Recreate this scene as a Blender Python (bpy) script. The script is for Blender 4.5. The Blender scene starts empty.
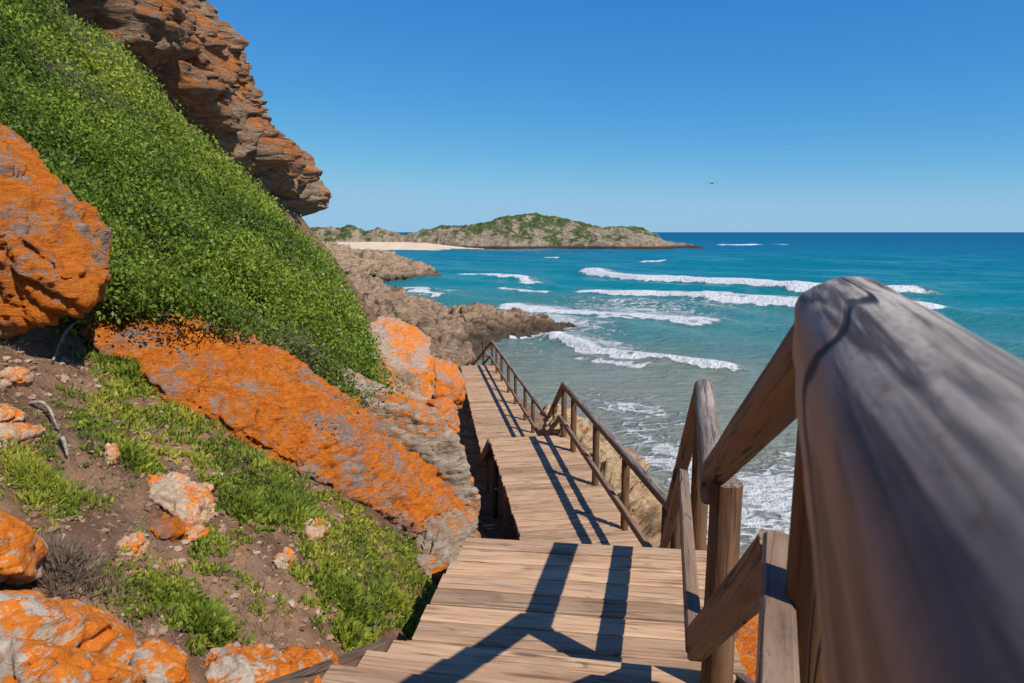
import bpy, bmesh, math, random
import numpy as np
from mathutils import Vector
rng = np.random.default_rng(7)
random.seed(7)
SC = bpy.context.scene
COL = SC.collection
F = 683.0                       # focal length in pixels (24 mm on a 36 mm wide sensor)
TH = math.atan(109.5 / F)       # camera pitch below the horizon
CT, ST = math.cos(TH), math.sin(TH)
SEA = -11.0                     # sea level, the lens is z = 0

# ------------------------------------------------------------------ helpers
def P(px, py, Y):
    u, v = (px - 512) / F, (py - 341.5) / F
    d = np.array([u, CT - v * ST, -(v * CT + ST)])
    return d * (Y / d[1])
def Psea(px, py, z=SEA):
    u, v = (px - 512) / F, (py - 341.5) / F
    d = np.array([u, CT - v * ST, -(v * CT + ST)])
    return d * (z / d[2])
def proj(p):
    dep = p[:, 1] * CT - p[:, 2] * ST
    up = p[:, 1] * ST + p[:, 2] * CT
    dep = np.where(dep < 0.05, 0.05, dep)
    return 512 + F * p[:, 0] / dep, 341.5 - F * up / dep
def inpoly(x, y, poly):
    r = np.zeros(len(x), bool)
    n = len(poly)
    for i in range(n):
        x0, y0 = poly[i]; x1, y1 = poly[(i + 1) % n]
        c = ((y0 > y) != (y1 > y))
        xi = (x1 - x0) * (y - y0) / ((y1 - y0) if y1 != y0 else 1e-9) + x0
        r ^= c & (x < xi)
    return r
def sstep(a, b, x):
    t = np.clip((x - a) / (b - a), 0, 1)
    return t * t * (3 - 2 * t)
def _hash(ix, iy, iz, seed):
    h = (ix.astype(np.int64) * 374761393 + iy.astype(np.int64) * 668265263 + iz.astype(np.int64) * 2147483647 + seed * 974634777) & 0xffffffff
    h = ((h ^ (h >> 13)) * 1274126177) & 0xffffffff
    h = ((h ^ (h >> 16)) * 2246822519) & 0xffffffff
    return (((h ^ (h >> 15)) & 0xffffff) / float(0xffffff)) * 2 - 1
def noise(p, f=1.0, seed=0):
    q = np.asarray(p, float) * f + seed * 17.13
    i = np.floor(q).astype(np.int64); w = q - i
    w = w * w * w * (w * (w * 6 - 15) + 10)
    r = 0
    for dx in (0, 1):
        for dy in (0, 1):
            for dz in (0, 1):
                r = r + _hash(i[:, 0] + dx, i[:, 1] + dy, i[:, 2] + dz, seed) * \
                    (w[:, 0] if dx else 1 - w[:, 0]) * (w[:, 1] if dy else 1 - w[:, 1]) * (w[:, 2] if dz else 1 - w[:, 2])
    return r
def fbm(p, f=1.0, o=4, seed=0, g=0.5):
    r, a = 0, 1.0
    for k in range(o):
        r = r + a * noise(p, f, seed + k * 3); a *= g; f *= 2.03
    return r
def ridged(p, f=1.0, o=4, seed=0):
    r, a = 0, 1.0
    for k in range(o):
        r = r + a * (1 - 2 * np.abs(noise(p, f, seed + k * 3))); a *= 0.5; f *= 2.03
    return r
def cells(p, f, seed):
    q = p * f + seed * 7.7; b = np.floor(q).astype(np.int64)
    f1 = np.full(len(q), 9.0); f2 = np.full(len(q), 9.0); hid = np.zeros(len(q))
    for dx in (-1, 0, 1):
        for dy in (-1, 0, 1):
            for dz in (-1, 0, 1):
                ix, iy, iz = b[:, 0] + dx, b[:, 1] + dy, b[:, 2] + dz
                d = np.sqrt((ix + .5 + .45 * _hash(ix, iy, iz, seed) - q[:, 0]) ** 2 + (iy + .5 + .45 * _hash(ix, iy, iz, seed + 1) - q[:, 1]) ** 2 + (iz + .5 + .45 * _hash(ix, iy, iz, seed + 2) - q[:, 2]) ** 2)
                m = d < f1
                f2 = np.where(m, f1, np.minimum(f2, d)); hid = np.where(m, _hash(ix, iy, iz, seed + 3), hid); f1 = np.where(m, d, f1)
    return hid, f2 - f1
def p3(x, y, z=0.0):
    return np.stack([x, y, np.zeros_like(x) + z], 1)

def mesh_np(name, V, Fq, mat=None, parent=None, attrs=None, smooth=True, mats=None, midx=None):
    V = np.asarray(V, np.float32); Fq = np.asarray(Fq, np.int32)
    me = bpy.data.meshes.new(name)
    if parent is not None:
        V = V - np.array(parent.location, np.float32)
    me.vertices.add(len(V)); me.vertices.foreach_set('co', V.ravel())
    nf, k = Fq.shape
    me.loops.add(nf * k); me.loops.foreach_set('vertex_index', Fq.ravel())
    me.polygons.add(nf)
    me.polygons.foreach_set('loop_start', np.arange(0, nf * k, k, dtype=np.int32))
    try:
        me.polygons.foreach_set('loop_total', np.full(nf, k, np.int32))
    except Exception:
        pass
    me.polygons.foreach_set('use_smooth', np.full(nf, smooth, bool))
    for m in (mats or [mat]):
        me.materials.append(m)
    if midx is not None:
        me.polygons.foreach_set('material_index', np.asarray(midx, np.int32))
    for an, av in (attrs or {}).items():
        av = np.asarray(av, np.float32)
        if av.ndim == 1:
            a = me.attributes.new(an, 'FLOAT', 'POINT'); a.data.foreach_set('value', av)
        else:
            a = me.attributes.new(an, 'FLOAT_VECTOR', 'POINT'); a.data.foreach_set('vector', av.ravel())
    me.update(calc_edges=True); me.validate()
    o = bpy.data.objects.new(name, me); COL.objects.link(o)
    if parent is not None:
        o.parent = parent
    return o
def grid_faces(nr, nc):
    i = np.arange(nr * nc).reshape(nr, nc)
    return np.stack([i[:-1, :-1], i[:-1, 1:], i[1:, 1:], i[1:, :-1]], -1).reshape(-1, 4)
def tag(o, label=None, cat=None, group=None, kind=None):
    if label: o['label'] = label
    if cat: o['category'] = cat
    if group: o['group'] = group
    if kind: o['kind'] = kind
    return o
def thing(name, loc, label, cat, group=None):
    o = bpy.data.objects.new(name, None); COL.objects.link(o)
    o.location = [float(c) for c in loc]; o.empty_display_size = 0.2
    return tag(o, label, cat, group)

# ------------------------------------------------------------------ node helpers
class NT:
    def __init__(s, name):
        s.m = bpy.data.materials.new(name); s.m.use_nodes = True
        s.t = s.m.node_tree; s.n = s.t.nodes; s.b = s.n['Principled BSDF']
    def new(s, typ, **kw):
        n = s.n.new(typ)
        for k, v in kw.items():
            setattr(n, k, v)
        return n
    def inp(s, sock, v):
        if hasattr(v, 'is_output') or isinstance(v, bpy.types.NodeSocket):
            s.t.links.new(v, sock)
        elif isinstance(v, (tuple, list)) and len(v) == 3 and sock.type == 'RGBA':
            sock.default_value = (*v, 1)
        else:
            sock.default_value = v
    def attr(s, name, out='Fac'):
        return s.new('ShaderNodeAttribute', attribute_name=name).outputs[out]
    def obj(s):
        return s.new('ShaderNodeTexCoord').outputs['Object']
    def geo(s, out='Normal'):
        return s.new('ShaderNodeNewGeometry').outputs[out]
    def mapping(s, vec, scale=(1, 1, 1), rot=(0, 0, 0), loc=(0, 0, 0)):
        n = s.new('ShaderNodeMapping'); s.inp(n.inputs['Vector'], vec)
        n.inputs['Scale'].default_value = scale; n.inputs['Rotation'].default_value = rot; n.inputs['Location'].default_value = loc
        return n.outputs[0]
    def noise(s, vec, scale, detail=4, rough=0.55, dist=0.0, out='Fac'):
        n = s.new('ShaderNodeTexNoise'); s.inp(n.inputs['Vector'], vec)
        n.inputs['Scale'].default_value = scale; n.inputs['Detail'].default_value = detail
        n.inputs['Roughness'].default_value = rough; n.inputs['Distortion'].default_value = dist
        return n.outputs[out]
    def voro(s, vec, scale, feature='F1', out='Distance', rand=1.0):
        n = s.new('ShaderNodeTexVoronoi', feature=feature); s.inp(n.inputs['Vector'], vec)
        n.inputs['Scale'].default_value = scale; n.inputs['Randomness'].default_value = rand
        return n.outputs[out]
    def math(s, op, a, b=0.0, c=None, clamp=False):
        n = s.new('ShaderNodeMath', operation=op, use_clamp=clamp)
        s.inp(n.inputs[0], a); s.inp(n.inputs[1], b)
        if c is not None: s.inp(n.inputs[2], c)
        return n.outputs[0]
    def step(s, a, b, x):
        n = s.new('ShaderNodeMapRange', interpolation_type='SMOOTHSTEP')
        s.inp(n.inputs[0], x); n.inputs[1].default_value = a; n.inputs[2].default_value = b
        return n.outputs[0]
    def remap(s, x, a, b, c, d):
        n = s.new('ShaderNodeMapRange'); s.inp(n.inputs[0], x)
        for i, v in enumerate((a, b, c, d)): n.inputs[i + 1].default_value = v
        return n.outputs[0]
    def ramp(s, x, stops):
        n = s.new('ShaderNodeValToRGB'); s.inp(n.inputs[0], x)
        e = n.color_ramp.elements
        while len(e) < len(stops): e.new(0.5)
        for k, (p, c) in enumerate(stops):
            e[k].position = p; e[k].color = (*c, 1)
        return n.outputs[0]
    def mix(s, f, a, b, mode='MIX'):
        n = s.new('ShaderNodeMix', data_type='RGBA', blend_type=mode)
        s.inp(n.inputs['Factor'], f); s.inp(n.inputs['A'], a) if False else None
        s.inp(n.inputs[0], f); s.inp(n.inputs[6], a); s.inp(n.inputs[7], b)
        return n.outputs[2]
    def vec(s, op, a, b):
        n = s.new('ShaderNodeVectorMath', operation=op); s.inp(n.inputs[0], a); s.inp(n.inputs[1], b)
        return n.outputs[0]
    def sep(s, v, k):
        n = s.new('ShaderNodeSeparateXYZ'); s.inp(n.inputs[0], v); return n.outputs[k]
    def bump(s, h, strength=0.5, dist=0.02, normal=None):
        n = s.new('ShaderNodeBump'); s.inp(n.inputs['Height'], h)
        n.inputs['Strength'].default_value = strength; n.inputs['Distance'].default_value = dist
        if normal is not None: s.inp(n.inputs['Normal'], normal)
        return n.outputs[0]
    def done(s, col=None, rough=None, normal=None, spec=0.3):
        if col is not None: s.inp(s.b.inputs['Base Color'], col)
        if rough is not None: s.inp(s.b.inputs['Roughness'], rough)
        if normal is not None: s.inp(s.b.inputs['Normal'], normal)
        s.b.inputs['Specular IOR Level'].default_value = spec
        return s.m

def wood_mat(name, warm, worn, dark, top_weather=0.0, crack=1.0):
    n = NT(name)
    g = n.attr('grain', 'Vector'); r = n.attr('tint')
    fine = n.noise(n.mapping(g, (2.5, 60, 60)), 1.0, 5, 0.6, 0.3)
    broad = n.noise(n.mapping(g, (1.2, 11, 11)), 1.0, 4, 0.6, 0.8)
    blot = n.noise(n.mapping(g, (1.6, 4, 4)), 1.3, 4, 0.6, 0.5)
    c = n.mix(n.step(0.32, 0.68, broad), warm, worn)
    c = n.mix(n.step(0.50, 0.70, fine), c, dark)
    c = n.mix(n.math('MULTIPLY', n.step(0.5, 0.72, blot), 0.55), c, dark)
    # knots
    kd = n.voro(n.mapping(g, (1.4, 7, 7)), 1.0)
    c = n.mix(n.math('MULTIPLY', n.step(0.16, 0.06, kd), 0.8), c, tuple(k * 0.45 for k in dark))
    c = n.mix(1.0, c, n.ramp(r, [(0, (0.66, 0.64, 0.63)), (0.5, (0.98, 0.95, 0.92)), (1, (1.2, 1.15, 1.08))]), 'MULTIPLY')
    if top_weather:
        nz = n.sep(n.geo('Normal'), 2)
        wmask = n.math('MULTIPLY', n.step(0.12, 0.85, n.math('ADD', nz, n.math('MULTIPLY', n.math('SUBTRACT', blot, 0.5), 1.2))), top_weather)
        grey = n.mix(n.step(0.3, 0.7, broad), (0.44, 0.385, 0.325), (0.20, 0.17, 0.145))
        grey = n.mix(n.step(0.45, 0.7, fine), grey, (0.085, 0.075, 0.07))
        strk = n.noise(n.mapping(g, (1.4, 34, 34)), 1.0, 7, 0.7, 0.5)
        grey = n.mix(n.step(0.5, 0.62, strk), grey, (0.05, 0.046, 0.046))
        grey = n.mix(n.math('MULTIPLY', n.step(0.46, 0.36, strk), 0.7), grey, (0.40, 0.36, 0.33))
        grey = n.mix(n.math('MULTIPLY', n.step(0.45, 0.65, n.noise(n.mapping(g, (2.2, 9, 9)), 1.0, 3, 0.6, 1.0)), 0.7), grey, (0.10, 0.093, 0.092))
        pit = n.noise(n.mapping(g, (1.0, 2.2, 2.2)), 75, 6, 0.75)
        grey = n.mix(n.math('MULTIPLY', n.step(0.5, 0.68, pit), 0.55), grey, (0.06, 0.05, 0.045))
        c = n.mix(wmask, c, grey)
        c = n.mix(n.math('MULTIPLY', n.step(0.53, 0.68, pit), 0.4), c, dark)
    cs_ = (0.55, 8, 8) if top_weather == 1.0 else (0.9, 13, 13)
    ck = n.math('ABSOLUTE', n.math('SUBTRACT', n.noise(n.mapping(g, cs_), 1.0, 2, 0.4, 0.25), 0.5))
    cm = n.math('MULTIPLY', n.step(0.011, 0.003, ck), crack)
    cm = n.math('MULTIPLY', cm, n.step(0.45, 0.6, n.noise(n.mapping(g, (0.8, 4, 4)), 1.7, 2)))
    c = n.mix(cm, c, (0.018, 0.013, 0.01))
    h = n.math('SUBTRACT', n.math('ADD', n.math('MULTIPLY', fine, 0.35), n.math('MULTIPLY', broad, 0.5)), n.math('MULTIPLY', cm, 1.2))
    return n.done(c, n.remap(blot, 0, 1, 0.6, 0.85), n.bump(h, 0.55, 0.006), 0.25)

W_DECK = wood_mat('weathered_decking_wood', (0.38, 0.235, 0.14), (0.47, 0.325, 0.215), (0.165, 0.095, 0.056), crack=0.45)
W_RAIL = wood_mat('brown_rail_timber', (0.18, 0.102, 0.06), (0.25, 0.15, 0.09), (0.075, 0.042, 0.025), top_weather=0.75)
W_MID = wood_mat('brown_mid_rail_timber', (0.20, 0.115, 0.066), (0.27, 0.165, 0.10), (0.085, 0.048, 0.029), top_weather=0.3)
W_LOG = wood_mat('grey_weathered_log', (0.40, 0.245, 0.14), (0.46, 0.31, 0.20), (0.2, 0.12, 0.07), top_weather=1.0)
W_POST = wood_mat('brown_post_timber', (0.125, 0.062, 0.032), (0.17, 0.092, 0.05), (0.05, 0.027, 0.016), top_weather=0.5)
W_BEAM = wood_mat('dark_beam_timber', (0.16, 0.10, 0.065), (0.22, 0.15, 0.10), (0.07, 0.045, 0.03))

def rock_mat(name, lichen, stone_a, stone_b, dark, lo=0.42, hi=0.52, scale=1.0, up=0.0, strata=(0.5, 0.3, 0), bump=0.02, rust=(0.33, 0.10, 0.03), low=None, wet=False):
    n = NT(name)
    o = n.obj()
    st = n.mapping(o, (1, 1, 4.0), strata)
    big = n.noise(o, 1.1 * scale, 6, 0.62, 0.3)
    mid = n.noise(st, 3.0 * scale, 9, 0.72, 0.6)
    fin = n.noise(o, 17 * scale, 8, 0.75)
    grit = n.noise(o, 55 * scale, 5, 0.75)
    flak = n.noise(n.mapping(o, (1, 1, 2.4), strata), 6.5 * scale, 8, 0.75, 0.9)
    c = n.mix(n.step(0.36, 0.62, mid), stone_a, stone_b)
    c = n.mix(n.math('MULTIPLY', n.step(0.5, 0.66, flak), 0.8), c, dark)
    c = n.mix(n.math('MULTIPLY', n.step(0.5, 0.66, n.noise(o, 2.3 * scale, 7, 0.7, 0.6)), 0.6), c, rust)
    c = n.mix(n.math('MULTIPLY', n.step(0.6, 0.68, n.noise(st, 9 * scale, 5, 0.7)), 0.8), c, (0.47, 0.42, 0.37))
    lowm = None
    if low is not None:
        lowm = n.step(low[1] + 1.2, low[1] - 0.8, n.math('ADD', n.sep(o, 2), n.math('MULTIPLY', n.math('SUBTRACT', big, 0.5), 7.0)))
        c = n.mix(n.math('MULTIPLY', lowm, 0.75), c, n.mix(n.step(0.4, 0.62, flak), low[0], tuple(k * 0.55 for k in low[0])))
    if lichen is not None:
        lm = n.math('ADD', n.math('MULTIPLY', big, 0.42), n.math('ADD', n.math('MULTIPLY', flak, 0.36), n.math('MULTIPLY', fin, 0.22)))
        if up:
            lm = n.math('ADD', lm, n.math('MULTIPLY', n.sep(n.geo('Normal'), 2), up))
        lmask = n.step(lo, hi, lm)
        if lowm is not None:
            lmask = n.math('MULTIPLY', lmask, n.math('SUBTRACT', 1.0, lowm))
        var = n.noise(o, 7 * scale, 8, 0.78)
        lc = n.ramp(var, [(0.26, (lichen[0] * 0.5, lichen[1] * 0.36, lichen[2] * 0.8)), (0.40, (lichen[0] * 0.86, lichen[1] * 0.8, lichen[2])), (0.5, lichen), (0.68, (lichen[0] * 1.1, lichen[1] * 1.38, lichen[2] * 2.0))])
        lc = n.mix(n.math('MULTIPLY', n.step(0.60, 0.70, grit), 0.45), lc, (lichen[0] * 0.22, lichen[1] * 0.25, 0.02))
        c = n.mix(lmask, c, lc)
    c = n.mix(n.math('MULTIPLY', n.step(0.36, 0.28, fin), 0.7), c, (0.06, 0.038, 0.028))
    if wet:
        c = n.mix(n.math('MULTIPLY', n.step(0.5, 0.62, n.noise(n.mapping(o, (1, 1, 2.5), strata), 0.5, 6, 0.7)), 0.75), c, (0.085, 0.06, 0.045))
        wz = n.math('ADD', n.sep(n.geo('Position'), 2), n.math('MULTIPLY', mid, -1.6))
        c = n.mix(n.math('MULTIPLY', n.step(SEA + 0.9, SEA - 0.2, wz), 0.8), c, (0.045, 0.034, 0.027))
    h = n.math('ADD', n.math('MULTIPLY', mid, 1.0), n.math('ADD', n.math('MULTIPLY', fin, 0.45), n.math('MULTIPLY', flak, 0.9)))
    h = n.math('ADD', h, n.math('MULTIPLY', grit, 0.12))
    return n.done(c, 0.92, n.bump(h, 1.0, bump * 2.6), 0.12)
OR = (0.74, 0.205, 0.022)
R_ORANGE = rock_mat('orange_lichen_rock', OR, (0.30, 0.23, 0.20), (0.42, 0.33, 0.28), (0.15, 0.12, 0.12), 0.458, 0.494, 2.3)
R_CORNER = rock_mat('smooth_lichen_rock', OR, (0.50, 0.41, 0.32), (0.60, 0.49, 0.385), (0.28, 0.235, 0.21), 0.470, 0.487, 1.25, rust=(0.46, 0.30, 0.19), bump=0.012)
R_STONE = rock_mat('pale_stone', OR, (0.46, 0.34, 0.235), (0.56, 0.43, 0.31), (0.26, 0.175, 0.12), 0.495, 0.525, 3.4, rust=(0.45, 0.27, 0.16), bump=0.006)
R_MIXED = rock_mat('patchy_lichen_rock', OR, (0.36, 0.27, 0.20), (0.46, 0.36, 0.28), (0.17, 0.13, 0.115), 0.500, 0.53, 1.3)
R_PALE = rock_mat('pale_sandstone', OR, (0.36, 0.28, 0.21), (0.48, 0.38, 0.29), (0.18, 0.13, 0.10), 0.52, 0.55, 1.3)
R_TAN = rock_mat('tan_bank_rock', None, (0.46, 0.31, 0.17), (0.52, 0.38, 0.24), (0.24, 0.14, 0.07), strata=(1.0, 0.2, 0.3))
R_CLIFF = rock_mat('layered_cliff_rock', (0.60, 0.205, 0.05), (0.33, 0.19, 0.125), (0.50, 0.36, 0.25), (0.10, 0.055, 0.045), 0.488, 0.55, 0.6, 0.06, (0.35, 0.55, 0), 0.1, (0.26, 0.085, 0.045), ((0.50, 0.37, 0.25), 2.6))
R_SHORE = rock_mat('brown_shore_rock', None, (0.29, 0.195, 0.125), (0.47, 0.335, 0.225), (0.045, 0.032, 0.025), scale=0.4, wet=True, strata=(0.5, 0.6, 0.2), bump=0.10, rust=(0.25, 0.12, 0.055))

# ------------------------------------------------------------------ world, sun, camera
SUNV = Vector((0.675, -0.66, 1.0)).normalized()
w = bpy.data.worlds.new('World'); SC.world = w; w.use_nodes = True
sky = w.node_tree.nodes.new('ShaderNodeTexSky'); sky.sky_type = 'NISHITA'; sky.sun_disc = False
sky.sun_elevation = math.asin(SUNV.z); sky.sun_rotation = math.atan2(SUNV.x, SUNV.y)
sky.air_density = 1.0; sky.dust_density = 0.0; sky.ozone_density = 10.0; sky.altitude = 2000
bg = w.node_tree.nodes['Background']; bg.inputs[1].default_value = 0.07
wt = w.node_tree
sp = wt.nodes.new('ShaderNodeSeparateColor'); cb = wt.nodes.new('ShaderNodeCombineColor')
wt.links.new(sky.outputs[0], sp.inputs[0])
for k_, (pw_, mu_) in enumerate(((1.38, 1.42), (0.80, 0.92), (0.42, 0.88))):     # clear deep-blue air
    a_ = wt.nodes.new('ShaderNodeMath'); a_.operation = 'MULTIPLY'; a_.inputs[1].default_value = 0.1
    p_ = wt.nodes.new('ShaderNodeMath'); p_.operation = 'POWER'; p_.inputs[1].default_value = pw_
    m_ = wt.nodes.new('ShaderNodeMath'); m_.operation = 'MULTIPLY'; m_.inputs[1].default_value = mu_ * 10
    wt.links.new(sp.outputs[k_], a_.inputs[0]); wt.links.new(a_.outputs[0], p_.inputs[0]); wt.links.new(p_.outputs[0], m_.inputs[0]); n_ = wt.nodes.new('ShaderNodeMath'); n_.operation = 'SMOOTH_MIN'; n_.inputs[1].default_value = (3.0, 5.3, 7.4)[k_]; n_.inputs[2].default_value = 1.6
    wt.links.new(m_.outputs[0], n_.inputs[0]); wt.links.new(n_.outputs[0], cb.inputs[k_])
wt.links.new(cb.outputs[0], bg.inputs[0])
sl = bpy.data.lights.new('sun', 'SUN'); sl.energy = 4.0; sl.angle = math.radians(0.5); sl.color = (1.0, 0.93, 0.82)
so = bpy.data.objects.new('sun', sl); COL.objects.link(so)
so.rotation_euler = SUNV.to_track_quat('Z', 'Y').to_euler(); so.location = (20, -20, 30)
cam = bpy.data.cameras.new('camera'); cam.sensor_width = 36; cam.lens = F / 1024 * 36
cam.clip_start = 0.02; cam.clip_end = 60000
cam.dof.use_dof = True; cam.dof.focus_distance = 5.5; cam.dof.aperture_fstop = 8.0
co = bpy.data.objects.new('camera', cam); COL.objects.link(co)
co.location = (0, 0, 0); co.rotation_euler = (math.radians(90) - TH, 0, 0); SC.camera = co
SC.view_settings.view_transform = 'Standard'; SC.view_settings.look = 'None'
SC.view_settings.exposure = 0.55; SC.view_settings.gamma = 1.0
SC.render.engine = 'CYCLES'
SC.cycles.max_bounces = 6; SC.cycles.use_denoising = True

# ------------------------------------------------------------------ terrain
def ip(x, tab):
    return np.interp(x, [t[0] for t in tab], [t[1] for t in tab])
XE = [(-6, -1.6), (1, -0.85), (3.2, -0.5), (4.3, -0.35), (7, 0.1), (9, -0.1), (11, -0.35), (20, -1.8), (35, -4.9), (40, -6), (60, -14), (90, -26)]
ZB = [(-6, -1.4), (0, -1.65), (1.5, -1.9), (3, -2.35), (4.5, -2.95), (7, -4.5), (9, -5.0), (13, -5.7), (17, -6.8), (20, -7.0), (30, -7.7), (40, -8.3), (60, -9.8), (75, -11.6), (95, -12.5)]
XR = [(-6, 0.2), (1, 0.9), (4.3, 1.4), (7, 2.0), (9, 1.9), (13, 2.3), (17, 1.6), (20, 1.0), (30, 0.2), (40, -1.5), (60, -8), (90, -20)]
def ground(x, y, rough=True):
    xe, zb, xr = ip(y, XE), ip(y, ZB), ip(y, XR)
    s = np.maximum(0, -x - 4)
    zh = -2.2 + 0.7 * (-0.5 - x) - 0.1 * (y - 3.5) + 0.04 * s ** 2 * sstep(60, 20, s * 3) - 0.15 * np.maximum(0, y - 15)
    zt = zb + 1.5 * np.maximum(0, xe - x) - (0.55 + 0.25 * sstep(2, 6, x - xr)) * np.maximum(0, x - xr)
    k = 0.35
    hh = np.clip(0.5 + 0.5 * (zt - zh) / k, 0, 1)
    z = zt * (1 - hh) + zh * hh - k * hh * (1 - hh)
    z = np.maximum(z, -13.5)
    if rough:
        p = p3(x, y)
        dist = np.sqrt(x * x + y * y)
        z = z + fbm(p, 0.9, 3, 5) * 0.09 + fbm(p, 6, 3, 9) * 0.018 + fbm(p, 0.25, 2, 2) * np.minimum(0.5, 0.012 * dist)
    return z
nr, nc = 460, 460
ty = np.linspace(-1, 1, nr)
yy = 3.2 + np.where(ty > 0, 95 * np.sinh(4.6 * ty) / math.sinh(4.6), 9 * np.sinh(1.6 * ty) / math.sinh(1.6))
tx = np.linspace(-1, 1, nc)
TX, YY = np.meshgrid(tx, yy)
spread = 14 + 0.35 * np.maximum(0, YY)
XX = -1.6 - 0.12 * np.maximum(0, YY) + spread * np.sinh(3.0 * TX) / math.sinh(3.0)
x, y = XX.ravel(), YY.ravel()
z = ground(x, y)
n = NT('reddish_soil')
o = n.obj()
c = n.mix(n.step(0.35, 0.65, n.noise(o, 2.2, 5, 0.6)), (0.125, 0.068, 0.04), (0.23, 0.138, 0.083))
c = n.mix(n.math('MULTIPLY', n.step(0.52, 0.66, n.noise(o, 9, 6, 0.75)), 0.75), c, (0.075, 0.042, 0.028))
c = n.mix(n.math('MULTIPLY', n.step(0.6, 0.68, n.noise(o, 34, 3, 0.6)), 0.6), c, (0.36, 0.24, 0.18))
c = n.mix(n.math('MULTIPLY', n.step(0.55, 0.66, n.noise(o, 4.4, 4, 0.6)), 0.5), c, (0.30, 0.13, 0.06))
h = n.math('ADD', n.noise(o, 14, 6, 0.7), n.math('MULTIPLY', n.noise(o, 60, 4, 0.7), 0.4))
SOIL = n.done(c, 0.95, n.bump(h, 0.8, 0.03), 0.1)
tag(mesh_np('hillside', np.stack([x, y, z], 1), grid_faces(nr, nc), SOIL), kind='structure')

# ------------------------------------------------------------------ rocks (hull of traced outline + real depth, re-meshed and eroded)
HULL_TMP = []
def hull_rock(name, pts, mat, label, cat='rock', group=None, voxel=0.03, amp=0.05, freq=3.0, seed=0, strata=0.03, axis=(0.3, 0.1, 1), sfreq=9.0, cracks=0.03, smooth_it=1, blk=1.0, bfreq=None, flat=1.4, cuts=0):
    pts = np.asarray(pts, float)
    bm = bmesh.new()
    for p in pts: bm.verts.new(p)
    r = bmesh.ops.convex_hull(bm, input=list(bm.verts))
    bad = [v for v in bm.verts if not v.link_faces]
    bmesh.ops.delete(bm, geom=bad, context='VERTS')
    rr_ = np.random.default_rng(seed + 500)
    for q_ in range(cuts):
        dv = rr_.normal(size=3) + np.array([0.5, -0.7, 0.35]); dv /= np.linalg.norm(dv)
        hs = [v.co.dot(Vector(dv)) for v in bm.verts]; h1, h0 = max(hs), min(hs)
        hp = h1 - (h1 - h0) * rr_.uniform(0.06, 0.17)
        bmesh.ops.bisect_plane(bm, geom=list(bm.verts) + list(bm.edges) + list(bm.faces), plane_co=Vector(dv) * hp, plane_no=Vector(dv), clear_outer=True)
        r = bmesh.ops.convex_hull(bm, input=list(bm.verts))
        bad = [v for v in bm.verts if not v.link_faces]
        bmesh.ops.delete(bm, geom=bad, context='VERTS')
    bmesh.ops.recalc_face_normals(bm, faces=list(bm.faces))
    me = bpy.data.meshes.new('tmp'); bm.to_mesh(me); bm.free()
    ob = bpy.data.objects.new('tmp', me); COL.objects.link(ob)
    md = ob.modifiers.new('r', 'REMESH'); md.mode = 'VOXEL'; md.voxel_size = voxel
    ms = ob.modifiers.new('s', 'SMOOTH'); ms.factor = 0.5; ms.iterations = smooth_it
    dg = bpy.context.evaluated_depsgraph_get()
    ev = ob.evaluated_get(dg); em = ev.to_mesh()
    nv = len(em.vertices)
    V = np.empty(nv * 3, np.float32); em.vertices.foreach_get('co', V); V = V.reshape(-1, 3).astype(float)
    N = np.empty(nv * 3, np.float32); em.vertices.foreach_get('normal', N); N = N.reshape(-1, 3).astype(float)
    fq = np.array([tuple(p.vertices) for p in em.polygons if len(p.vertices) == 4], np.int32)
    ev.to_mesh_clear()
    bpy.data.objects.remove(ob); bpy.data.meshes.remove(me)
    ax = np.array(axis, float); ax /= np.linalg.norm(ax)
    d = amp * fbm(V, freq / 3, 3, seed) + amp * 0.55 * ridged(V, freq, 4, seed + 40)
    lay = V @ ax * sfreq + 1.1 * fbm(V, 1.2, 3, seed + 60)
    fr = lay - np.floor(lay)
    stepf = _hash(np.floor(lay), np.zeros(len(V)), np.zeros(len(V)), seed + 5)
    d = d + strata * (stepf * sstep(0, 0.25, fr) * sstep(1, 0.8, fr) - 0.8 * np.exp(-(np.minimum(fr, 1 - fr) / 0.1) ** 2))
    d = d - cracks * np.exp(-(np.abs(noise(V, freq * 0.5, seed + 80)) / 0.045) ** 2)
    d = d - cracks * 0.5 * np.exp(-(np.abs(noise(V, freq * 1.3, seed + 83)) / 0.05) ** 2)
    l2 = V @ ax * sfreq * 3.1 + 1.6 * fbm(V, freq * 0.8, 3, seed + 90); k2 = np.floor(l2); f2 = l2 - k2
    d = d + strata * 0.42 * _hash(k2, np.floor(noise(V, freq * 0.7, seed + 91) * 3), np.zeros(len(V)), seed + 6) * sstep(0, 0.2, f2) * sstep(1, 0.8, f2)
    d = d + amp * 0.22 * ridged(V, freq * 4.2, 3, seed + 92)
    W = V + ax * ((V @ ax) * flat)[:, None]; W = W + 0.25 / freq * np.stack([noise(V, freq, seed + 61), noise(V, freq, seed + 62), noise(V, freq, seed + 63)], 1)
    bf = bfreq or freq * 0.75
    for kk, (mf, am) in enumerate(((1.0, 1.0), (2.6, 0.42))):
        hid, ed = cells(W, bf * mf, seed + 31 * kk + 7)
        d = d + blk * am * (amp * 1.3 * hid - (amp * 0.9) * np.exp(-(ed / 0.07) ** 2))
    d = d - d.mean()
    V = V + N * d[:, None]
    c = V.mean(0); c[2] = V[:, 2].min()
    o = mesh_np(name, V - c, fq, mat)
    o.location = c
    return tag(o, label, cat, group)
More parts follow.
